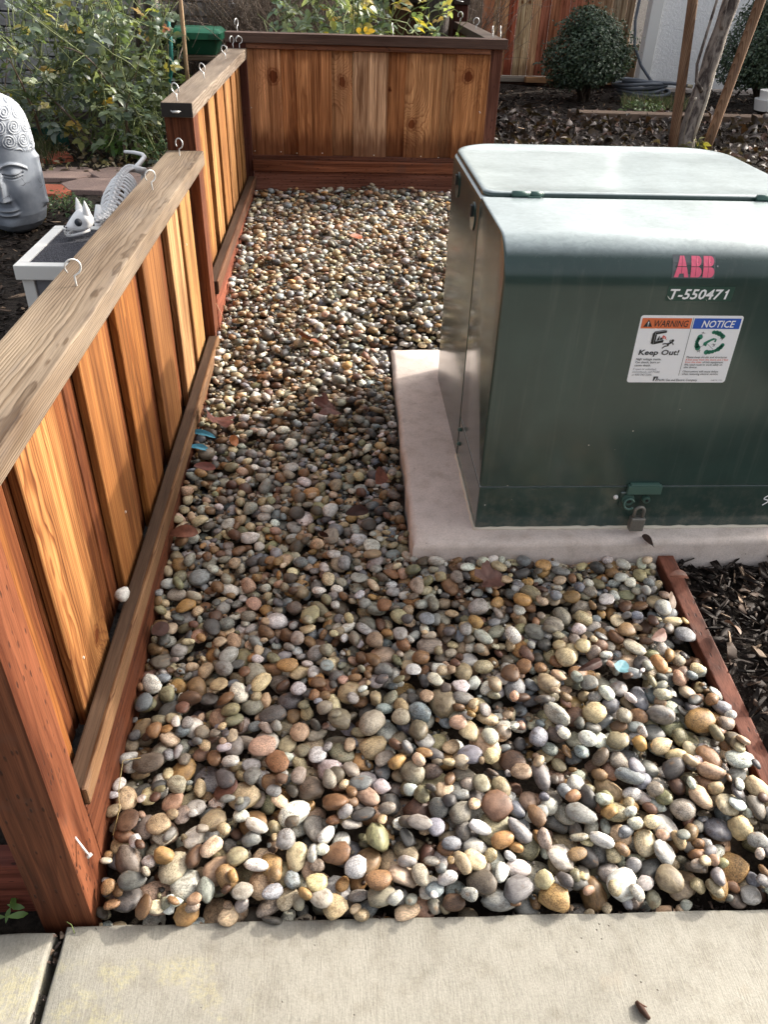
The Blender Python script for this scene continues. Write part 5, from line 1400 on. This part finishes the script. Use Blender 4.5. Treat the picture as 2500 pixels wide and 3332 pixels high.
# ------------------------------------------------------------------ plants
def grow(base, direction, length, seg, r, wander=.25, lift=.03):
    P = [np.array(base, float)]; d = np.array(direction, float); d /= np.linalg.norm(d)
    for i in range(seg):
        d = d + r.normal(0, wander, 3) * .5 + np.array((0, 0, lift)); d /= np.linalg.norm(d)
        P.append(P[-1] + d * length / seg)
    return np.array(P)
GREENS = np.array([(.115, .16, .10), (.15, .195, .12), (.09, .13, .09), (.20, .235, .14), (.15, .185, .16)])
YELL = np.array([(.42, .36, .09), (.32, .33, .11), (.45, .30, .08)])
def rose(name, base, spread, hgt, nst, per, size, seed, label, group, box=None, yellow=.07, dirs=None, pale=1.0):
    r = np.random.default_rng(seed); e = empty(name, base, label, 'bush', group)
    st = Tubes(); pos, axs, ups, sz, col = [], [], [], [], []
    def keep(Q_):      # stems end where the bush ends
        if not box: return len(Q_)
        bad = [k_ for k_, v_ in enumerate(Q_) if not (box[0][0] - .06 <= v_[0] <= box[0][1] + .06)]
        return bad[0] if bad else len(Q_)
    for i in range(nst):
        b = np.array(base) + np.array((r.normal(0, spread[0] * .45), r.normal(0, spread[1] * .45), 0))
        out = np.array((r.normal(0, .45), r.normal(0, .35) - .15, 1.0))
        P = grow(b, out, hgt * r.uniform(.6, 1.15), 12, r, .28, .0)
        woody = r.random() < .3
        c_ = np.array((.16, .115, .085) if woody else (.20, .23, .10)) * r.uniform(.7, 1.3)
        kp = keep(P)
        if kp < 5: continue
        P = P[:kp]
        st.add(P, np.linspace(.011 if woody else .0065, .0022, len(P)) * r.uniform(.6, 1.1), 6, c_)
        n0_ = len(P)
        for q_ in range(5):
            j = r.integers(2, n0_); B_ = grow(P[j], r.normal(0, 1, 3) + (0, -.2, .5), r.uniform(.2, .5), 7, r, .3, -.02)
            kb = keep(B_)
            if kb < 3: continue
            B_ = B_[:kb]
            st.add(B_, np.linspace(.004, .0015, len(B_)), 5, np.array((.14, .17, .06)) * r.uniform(.7, 1.3))
            P = np.vstack([P, B_])
        k = r.integers(2, len(P), per)
        for j in k:
            a = r.normal(0, 1, 3) + (0, -.25, -.05); a /= np.linalg.norm(a)
            root = P[j] + r.normal(0, .012, 3)
            if box and not all(lo <= v_ <= hi for v_, (lo, hi) in zip(root, box)): continue
            L_ = r.uniform(.05, .10) ; tipp = root + a * L_
            st.add([root, tipp], .0012, 4, (.14, .18, .06), False)
            u_ = np.array((r.normal(0, .5), r.normal(0, .5) - .35, 1.0)); sd_ = np.cross(a, u_); sd_ /= np.linalg.norm(sd_)
            isy = r.random() < yellow; cb = (YELL[r.integers(3)] if isy else GREENS[r.integers(5)] * pale) * r.uniform(.7, 1.35)
            s_ = size * r.uniform(.7, 1.25)
            for f_, sg in ((.45, -1), (.45, 1), (.85, -1), (.85, 1), (1.0, 0)):
                if r.random() < .12: continue
                pos.append(root + a * L_ * f_); axs.append(a * (.45 if sg else 1) + sd_ * sg); ups.append(u_ + r.normal(0, .3, 3)); sz.append(s_ * (1.15 if sg == 0 else .92) * r.uniform(.85, 1.1)); col.append(cb * r.uniform(.85, 1.15))
    st.build('stems', M_STEM, e, base)['kind'] = 'stuff'
    pos, axs, ups = map(np.array, (pos, axs, ups)); ups /= np.linalg.norm(ups, axis=1)[:, None]
    x = axs - ups * np.sum(axs * ups, 1)[:, None]; x /= np.linalg.norm(x, axis=1)[:, None] + 1e-9
    R = np.stack([x, np.cross(ups, x), ups], -1)
    sz, col = np.array(sz), np.array(col)
    T_ = leaf_template(6, .62, .28, .30)
    d_ = np.linalg.norm(pos - CAM, axis=1); zz = pos - CAM
    dep = zz @ np.array(FW); uu = 1695.9 * (zz @ np.array(RT)) / dep; vv = -1695.9 * (zz @ np.array(UP)) / dep
    vis = (np.abs(uu) < 830) & (np.abs(vv) < 1106)
    sc_ = np.where(vis, sz / d_ * (1 + .0 * d_), 0); near = np.argsort(-sc_ + (pos[:, 1] - pos[:, 1].min()) * .02)[:140]
    m_ = np.ones(len(pos), bool); m_[near] = False
    leaf_cloud('foliage', pos[m_], R[m_], sz[m_], col[m_], T_, M_LEAF, e, base, 'stuff')
    for k in near:
        leaf_cloud('leaf', pos[k:k + 1], R[k:k + 1], sz[k:k + 1], col[k:k + 1], T_, M_LEAF, e, pos[k])
    return e, len(pos)
e1, n1_ = rose('rose_bush', (-1.55, 5.75, .31), (.95, .5), 1.30, 48, 17, .050, 41, 'sprawling rose bush with yellowing leaves behind the stone head', 'rose bushes', box=((-4, -1.0), (4, 7), (0, 3)))
e2, n2_ = rose('rose_bush', (-1.18, 5.45, .31), (.28, .35), 1.05, 20, 17, .050, 42, 'rose bush growing close behind the upper fence bay', 'rose bushes', yellow=.06, box=((-3, -.98), (4, 7), (0, 3)))
e3, n3_ = rose('rose_bush', (.16, 5.35, .40), (.42, .30), 1.15, 38, 22, .052, 43, 'pale leaved rose bush behind the dark capped panel fence', 'rose bushes', yellow=.14, pale=1.35, box=((-.42, .68), (4.42, 7), (0, 3)))
print('rose leaves', n1_, n2_, n3_)
# faded blooms on the left bush
def bloom(x, y, z, c_, label, s=.016):
    r = np.random.default_rng(int((x + 9) * 977)); n = 11
    o = leaf_cloud('rose_bloom', np.tile((x, y, z), (n, 1)) + r.normal(0, s * .2, (n, 3)), frames(n, r, np.array((0, -.5, 1.0)), .8), r.uniform(.8, 1.3, n) * s, np.tile(c_, (n, 1)) * r.uniform(.7, 1.2, (n, 1)), leaf_template(4, .9, .7, -.6), M_LEAF, None, (x, y, z))
    return tag(o, label, 'flower', 'faded rose blooms')
bloom(-.93, 5.1, 1.0, (.40, .19, .17), 'pink rosebud with dried petals near the green tub', .02)
bloom(-1.62, 4.95, .62, (.62, .56, .40), 'cream faded rose above the stone head', .028)
bloom(-1.78, 5.1, .88, (.62, .58, .45), 'cream faded rose high at the left edge', .028)
bloom(-1.45, 5.0, 1.0, (.58, .50, .34), 'cream faded rose high in the sprawling bush', .022)
bloom(.17, 5.0, 1.17, (.62, .55, .40), 'cream faded rose above the dark capped fence', .03)
# low leafy plants on the ground
def low_plant(base, rad, n, size, c_, seed, label, hgt=.10):
    r = np.random.default_rng(seed); e = empty('low_plant', base, label, 'plant')
    d = rad * np.sqrt(r.random(n)); a = r.uniform(0, 6.283, n)
    pos = np.stack([base[0] + d * np.cos(a), base[1] + d * np.sin(a), base[2] + hgt * (1.1 - (d / rad) ** 2) * r.uniform(.5, 1, n)], 1)
    ax = np.stack([np.cos(a), np.sin(a), r.normal(.1, .3, n)], 1)
    leaf_cloud('leaves', pos, frames(n, r, np.array((0, -.3, 1.0)), .4, ax), size * r.uniform(.7, 1.3, n), np.array(c_) * r.uniform(.6, 1.4, (n, 1)), leaf_template(5, .45, .3, .4), M_LEAF, e, base, 'stuff')
    t = Tubes()
    for k in range(0, n, max(1, n // 14)): t.add([np.array(base), (np.array(base) + pos[k]) / 2 + (0, 0, .01), pos[k]], .0018, 5, (.14, .18, .07))
    t.build('stems', M_STEM, e, base)['kind'] = 'stuff'
low_plant((-1.325, 5.35, .32), .16, 130, .055, (.11, .20, .05), 1, 'bright green leafy clump beside the stepping stones', .16)
low_plant((-1.10, 5.15, .32), .12, 90, .035, (.08, .14, .07), 2, 'small grey green plant close to the middle fence post', .12)
low_plant((-1.32, 4.05, .30), .13, 240, .018, (.07, .13, .045), 3, 'low dark green herb between the stone head and white box', .09)
low_plant((2.28, 6.35, .48), .16, 120, .035, (.10, .15, .05), 4, 'pale green weeds in front of the round shrub', .08)
low_plant((1.62, 2.95, .33), .14, 220, .03, (.05, .085, .03), 5, 'dark green plant at the right edge behind the transformer', .24)

# clipped boxwood shrubs
def boxwood(base, rx, ry, h, n, seed, label, sun=1.0):
    r = np.random.default_rng(seed); e = empty('boxwood_shrub', base, label, 'shrub', 'boxwood shrubs by the white wall')
    v = r.normal(size=(n, 3)); v /= np.linalg.norm(v, axis=1)[:, None]
    lump = np.zeros(n)
    for q_ in range(26):
        w = r.normal(size=3); w /= np.linalg.norm(w); lump = np.maximum(lump, np.exp((v @ w - 1) * r.uniform(10, 60)) * r.uniform(.08, .42))
    rad = (.74 + lump) * np.where(r.random(n) < .7, r.uniform(.86, 1.03, n), r.uniform(.5, .9, n))
    up = v[:, 2]
    shape = np.where(up > 0, 1 - .18 * up ** 2, 1.0 - .35 * up ** 2)
    lobes = np.array([(0, 0, .50, 1.0), (0, 0, .50, 1.0), (-.12, 0, .80, .52), (.35, -.1, .42, .66), (-.34, -.1, .34, .66), (.10, .1, .70, .6), (.0, -.35, .36, .6)])
    w_ = r.choice(len(lobes), n, p=np.array([.25, .2, .11, .12, .12, .1, .1])); lb = lobes[w_]
    pos = v * (rad * shape * lb[:, 3])[:, None] * np.array((rx * .92, ry * .92, h * .5)) + np.array(base) + np.stack([lb[:, 0] * rx, lb[:, 1] * ry, lb[:, 2] * h], 1)
    spike = r.random(n) < .06
    pos[spike] += v[spike] * (r.uniform(0, .07, spike.sum()) * (v[spike][:, 2] > -.2))[:, None]
    pos[:, 2] = np.maximum(pos[:, 2], base[2] + .02)
    g_ = np.array([(.034, .060, .036), (.05, .085, .048), (.072, .11, .062), (.11, .145, .09)])[r.integers(0, 4, n)] * r.uniform(.7, 1.3, (n, 1))
    V_ = np.array([(0, 0, 0), (.5, -.27, .06), (1, 0, 0), (.5, .27, .06)]); F_ = np.array([(0, 1, 2), (0, 2, 3)])
    leaf_cloud('foliage', pos, frames(n, r, v * .8 + np.array((0, 0, .45)), .5), r.uniform(.018, .034, n), g_, (V_, F_), M_BOX, e, base, 'stuff')
    t = Tubes()
    for k in range(70):
        j = r.integers(n); m_ = np.array(base) + (r.normal(0, .05), r.normal(0, .05), h * .25)
        t.add([np.array(base) + r.normal(0, .02, 3) * (1, 1, 0), m_, m_ * .4 + pos[j] * .6 + r.normal(0, .03, 3), pos[j]], [.009, .006, .003, .0012], 5, (.10, .08, .06))
    t.build('branches', M_STEM, e, base)['kind'] = 'stuff'
boxwood((1.96, 6.92, .47), .40, .38, .66, 20000, 51, 'round dark boxwood shrub in front of the tall board fence')
boxwood((3.42, 6.95, .47), .50, .42, .80, 22000, 52, 'dark boxwood shrub cut by the right edge, before the white wall')

# dry brown twiggy growth
def dry_brush(base, rad, n, hgt, seed, label):
    r = np.random.default_rng(seed); t = Tubes()
    for i in range(n):
        a = r.uniform(0, 6.283); d = math.sqrt(r.random())
        P = grow((base[0] + rad[0] * d * math.cos(a), base[1] + rad[1] * d * math.sin(a), base[2]), (r.normal(0, .25), r.normal(0, .2), 1), hgt * r.uniform(.6, 1.1), 8, r, .3, .0)
        t.add(P, np.linspace(.003, .0009, 9), 4, np.array((.16, .115, .085)) * r.uniform(.4, 1.5), False)
        for q_ in range(3):
            B_ = grow(P[r.integers(3, 8)], r.normal(0, 1, 3) + (0, 0, .3), r.uniform(.08, .25), 4, r, .4, -.05); t.add(B_, .0008, 4, np.array((.19, .145, .11)) * r.uniform(.5, 1.4), False)
    o = t.build('dry_brush', M_STEM, None, base); tag(o, label, None, None, 'stuff')
dry_brush((-.70, 6.85, .33), (.62, .28), 1100, 1.25, 61, 'dry brown twigs and dead grass behind the corner of the fence')
dry_brush((.25, 6.3, .38), (.70, .30), 700, 1.2, 62, 'dry brown stems behind the pale leaved rose bush')

# ------------------------------------------------------------------ young staked tree
bk = N('mottled bark', .8, .25); q = bk.pos(); c3 = bk.sep(q)
b1 = bk.noise(bk.comb(bk.math('MULTIPLY', c3[0], 26.0), bk.math('MULTIPLY', c3[1], 26.0), bk.math('MULTIPLY', c3[2], 9.0)), 1.0, 5, .65, .6)
bc = bk.mix(bk.ramp(b1, (.40, 0.0), (.56, 1.0)), (.07, .055, .05), (.30, .26, .225))
bk.bump(b1, .8, .012); M_BARK = bk.out(bc)
yt = empty('young_tree', (2.14, 5.17, .45), 'leaning young tree with peeling grey bark between two stakes', 'tree')
TR = np.array([(2.135, 5.14, .44), (2.145, 5.15, .55), (2.185, 5.18, .80), (2.215, 5.20, 1.0), (2.245, 5.21, 1.2), (2.29, 5.22, 1.5), (2.34, 5.22, 1.9), (2.40, 5.2, 2.4)])
ts = np.linspace(0, 7, 36); TP = np.stack([np.interp(ts, range(8), TR[:, k]) for k in range(3)], 1)
t = Tubes(); t.add(TP, np.interp(ts, range(8), [.060, .052, .047, .046, .044, .038, .03, .015]) * (1 + .06 * np.sin(ts * 5.1)), 16, (1, 1, 1)); tk = t.build('trunk', M_BARK, yt, (2.135, 5.14, .44))
pw = plain('pale bare wood under peeled bark', (.52, .46, .37), .7)
t = Tubes(); t.add([(2.165, 5.092, .50), (2.180, 5.104, .60), (2.203, 5.122, .72), (2.222, 5.140, .86)], [.006, .010, .009, .003], 6); t.build('peeled_scar', pw, tk, (2.19, 5.10, .6))
for nm, pts, rad in (('branch', [(2.165, 5.13, .76), (2.115, 5.12, .81), (2.095, 5.12, .90), (2.110, 5.12, 1.05), (2.135, 5.12, 1.3), (2.15, 5.1, 1.7)], [.014, .011, .009, .008, .007, .003]), ('branch', [(2.225, 5.18, 1.06), (2.20, 5.16, 1.10), (2.195, 5.15, 1.2), (2.21, 5.14, 1.5), (2.2, 5.1, 1.9)], [.014, .012, .010, .008, .004]), ('branch', [(2.30, 5.22, 1.55), (2.42, 5.25, 1.8), (2.5, 5.3, 2.2)], [.02, .014, .006]), ('branch', [(2.34, 5.22, 1.9), (2.22, 5.2, 2.2), (2.15, 5.2, 2.6)], [.018, .01, .004])):
    t = Tubes(); t.add(pts, rad, 8); t.build(nm, M_BARK, yt, pts[0])
r = np.random.default_rng(77)
gs_ = 'wooden stakes of the young tree'
for b, tp, lab in (((2.055, 5.10, .40), (1.968, 5.25, 2.0), 'upright round wooden stake left of the young tree'), ((2.245, 5.08, .40), (2.50, 5.16, 2.0), 'slanting round wooden stake right of the young tree')):
    t = Tubes(); b_, t_ = np.array(b), np.array(tp); t.add([b_ + (t_ - b_) * k / 8 for k in range(9)], .0285, 16)
    o = t.build('tree_stake', W_POLE, None, b); o.color = (.27, .17, .11, 1); tag(o, lab, 'stake', gs_)
low_plant((2.17, 5.05, .44), .07, 26, .05, (.26, .24, .06), 6, 'yellowing sprout at the foot of the young tree', .07)
t = Tubes(); t.add([(2.105, 5.09, .44), (2.10, 5.09, .58), (2.118, 5.09, .72)], .002, 5, (.30, .25, .18)); t.add([(2.118, 5.09, .718), (2.119, 5.09, .732)], .008, 8, (.6, .55, .45))
o = t.build('dry_stalk', M_STEM, None, (2.105, 5.09, .44)); tag(o, 'thin dry stalk with pale seed head beside the young tree', 'stalk')

# loose timber on the mulch
o = plank('timber_board', 1.66, 4.2, 6.02, 6.16, .455, .505, W_CAP_X, None, (.22, .165, .13), .003, 2); tag(o, 'weathered timber board lying across the mulch before the white wall', 'timber')
o.rotation_euler = (0, 0, -.03)

# hose hanging off the fence and coiled on the ground
t = Tubes(); c_ = (.11, .125, .15)
hp_ = [(2.50, 7.47, 1.6), (2.462, 7.46, 1.2), (2.45, 7.45, 1.0), (2.48, 7.44, .82), (2.56, 7.42, .68), (2.66, 7.38, .57), (2.72, 7.30, .515), (2.70, 7.18, .50)]
s_ = np.linspace(0, 7, 50); t.add(np.stack([np.interp(s_, range(8), np.array(hp_)[:, k]) for k in range(3)], 1), .0125, 8, c_)
for k in range(5):
    a = np.linspace(0, 6.283, 40); rx = .20 + .03 * math.sin(k * 2.3); ry = .15 + .02 * math.cos(k * 1.7)
    t.add(np.stack([2.47 + .03 * math.sin(k) + rx * np.cos(a), 7.10 + .02 * math.cos(k * 2) + ry * np.sin(a), .502 + k * .021 + .012 * np.sin(a * 2 + k)], 1), .0125, 8, c_)
t.add([(2.30, 7.05, .60), (2.50, 7.0, .605), (2.70, 6.99, .60), (2.82, 7.0, .585)], .0125, 8, c_); t.add([(2.82, 7.0, .585), (2.865, 7.0, .58)], .014, 10, (.5, .42, .28))
o = t.build('garden_hose', M_BONE, None, (2.47, 7.1, .49)); tag(o, 'blue grey garden hose hanging down and coiled by the wall corner', 'hose')

# white bucket at the right edge
bm = loft([(rounded_outline(3.20, 3.44, 6.40, 6.64, .119, .119, 6), .485), (rounded_outline(3.185, 3.455, 6.385, 6.655, .134, .134, 6), .56)], True)
bu = bm_link('white_tub', bm, M_WHITE, None, angle=40); tag(bu, 'white plastic tub on the mulch at the right edge', 'tub')
bm = loft([(rounded_outline(3.22, 3.42, 6.42, 6.62, .099, .099, 6), .5605), (rounded_outline(3.21, 3.43, 6.41, 6.63, .109, .109, 6), .62)], True)
bm_link('rim', bm, M_WHITE, bu, angle=40)

# ------------------------------------------------------------------ garden far left
M_TUB = plain('green plastic', (.012, .13, .07), .4); M_TUB2 = plain('darker green plastic', (.01, .085, .048), .4)
gt = empty('green_tub', (-.93, 6.2, .80), 'green plastic storage tub with lid behind the upper fence bay', 'storage tub')
bm = loft([(rounded_outline(-1.06, -.80, 6.08, 6.32, .02, .02, 4), .795), (rounded_outline(-1.09, -.77, 6.05, 6.35, .02, .02, 4), .885)]); bm_link('body', bm, M_TUB2, gt, angle=40)
bm = loft([(rounded_outline(-1.12, -.75, 6.03, 6.37, .02, .02, 4), .8855), (rounded_outline(-1.12, -.75, 6.03, 6.37, .02, .02, 4), .922), (rounded_outline(-1.09, -.78, 6.06, 6.34, .02, .02, 4), .945)]); bm_link('lid', bm, M_TUB, gt, angle=40)
plank('handle', -.83, -.77, 6.018, 6.0295, .885, .92, M_TUB2, gt, None, .003)
gs = empty('wooden_stand', (-.93, 6.2, .33), 'grey wooden stand under the green tub', 'stand')
plank('shelf', -1.16, -.70, 6.0, 6.4, .765, .794, W_CAP_X, gs, (.16, .12, .09), .003)
for x in (-1.13, -.76):
    for y in (6.02, 6.33): plank('leg', x, x + .04, y, y + .04, .30, .7645, W_POST, gs, (.12, .08, .06), .003)
t = Tubes(); t.add([(-.915, 5.55, .32), (-.917, 5.56, .7), (-.912, 5.58, 1.35)], .0125, 8)
o = t.build('garden_stake', W_POLE, None, (-.915, 5.55, .32)); o.color = (.34, .24, .15, 1); tag(o, 'thin pale wooden stake standing in front of the green tub', 'stake')
t = Tubes(); t.add([(-1.15, 5.75, .34), (-1.10, 5.7, .55), (-1.03, 5.68, .75), (-1.02, 5.7, .9), (-1.03, 5.75, 1.0)], .012, 8, (.02, .16, .14))
o = t.build('green_hose', M_BONE, None, (-1.1, 5.7, .34)); tag(o, 'teal green hose rising through the rose bush near the stake', 'hose')
# plastic lawn edging
V = []; Q = []
pth = [(-2.05, 5.05, .42), (-2.02, 5.35, .42), (-1.93, 5.52, .42), (-1.72, 5.56, .42)]
ss_ = np.linspace(0, 3, 16); EP = np.stack([np.interp(ss_, range(4), np.array(pth)[:, k]) for k in range(3)], 1)
bm = bmesh.new(); rows = []
for x, y, z in EP: rows.append([bm.verts.new((x, y, .30)), bm.verts.new((x, y, z)), bm.verts.new((x + .006, y + .012, z)), bm.verts.new((x + .006, y + .012, .30))])
for a, b in zip(rows, rows[1:]):
    for k in range(3): bm.faces.new((a[k], b[k], b[k + 1], a[k + 1]))
o = bm_link('lawn_edging', bm, plain('teal edging plastic', (.012, .10, .085), .4), None); tag(o, 'dark teal plastic lawn edging behind the stone head', 'lawn edging')

# low wall of grey blocks behind the roses
gw = empty('block_wall', (-2.3, 6.85, .32), 'grey stone block wall behind the sprawling rose bush', 'wall')
km = N('grey wall block', .85, .25); q = km.pos(); M_BLOCK = km.out(km.mix(.8, km.info('Color'), km.ramp(km.noise(q, 25.0, 5, .65), (.3, .6), (.5, 1.0), (.7, 1.25)), 'MULTIPLY')); km.bump(km.noise(q, 45.0, 4), .6, .01)
for row in range(9):
    x = -3.6 + (row % 2) * .14
    while x < -.95:
        w = random.uniform(.24, .32)
        o = plank('block', x, x + w - .010, 6.78 + random.uniform(-.008, .008), 6.95, .33 + row * .092, .33 + row * .092 + .083, M_BLOCK, gw, np.array((.36, .355, .36)) * random.uniform(.75, 1.2), .005)
        x += w
plank('footing', -3.6, -.95, 6.80, 6.95, .22, .3285, M_BLOCK, gw, (.14, .11, .09), .004)
plank('backing', -3.6, -.96, 6.86, 6.94, .33, 1.15, M_SOIL, gw, None, 0)

# dark old trunk behind the panel fence, and a leafless trunk behind the roses
ot = empty('old_tree', (.62, 5.95, .42), 'dark rough tree trunk rising behind the right end of the panel fence', 'tree')
t = Tubes(); t.add([(.60, 5.45, .40), (.59, 5.45, .9), (.61, 5.46, 1.2), (.66, 5.47, 1.6), (.70, 5.5, 2.3)], [.10, .075, .068, .062, .05], 14)
dm = N('dark fissured bark', .85, .2); q = dm.pos(); dn = dm.noise(dm.vmath('MULTIPLY', q, (60.0, 60.0, 25.0)), 1.0, 5, .7); dm.bump(dn, 1.0, .015)
M_DBARK = dm.out(dm.mix(dm.ramp(dn, (.35, 0.0), (.65, 1.0)), (.03, .024, .022), (.11, .09, .08)))
t.build('trunk', M_DBARK, ot, (.60, 5.45, .40))
t = Tubes(); t.add([(.62, 5.46, 1.3), (.45, 5.4, 1.6), (.3, 5.4, 2.0)], [.03, .02, .008], 8); t.build('branch', M_DBARK, ot, (.62, 5.46, 1.3))
ot2 = empty('old_tree', (-1.22, 6.1, .32), 'brown woody trunk standing among the roses before the block wall', 'tree')
t = Tubes(); t.add([(-1.24, 6.1, .30), (-1.22, 6.1, .55), (-1.20, 6.1, .85), (-1.19, 6.12, 1.3), (-1.2, 6.15, 1.9)], [.085, .062, .055, .045, .03], 12); t.build('trunk', M_BARK, ot2, (-1.24, 6.1, .30))
t = Tubes(); t.add([(-1.20, 6.1, .8), (-1.0, 6.05, 1.05), (-.88, 6.0, 1.4)], [.03, .02, .012], 8); t.build('branch', M_DBARK, ot2, (-1.2, 6.1, .8))
t = Tubes(); t.add([(-1.19, 6.1, 1.25), (-1.4, 6.1, 1.6), (-1.5, 6.1, 2.0)], [.03, .02, .012], 8); t.build('branch', M_DBARK, ot2, (-1.2, 6.1, 1.25))
t = Tubes(); t.add([(-1.30, 5.95, .30), (-1.27, 5.95, .7), (-1.25, 5.96, 1.1), (-1.3, 5.97, 1.5)], [.035, .028, .022, .015], 10); t.build('branch', M_DBARK, ot2, (-1.3, 5.95, .30))
print('objects', len(bpy.data.objects))
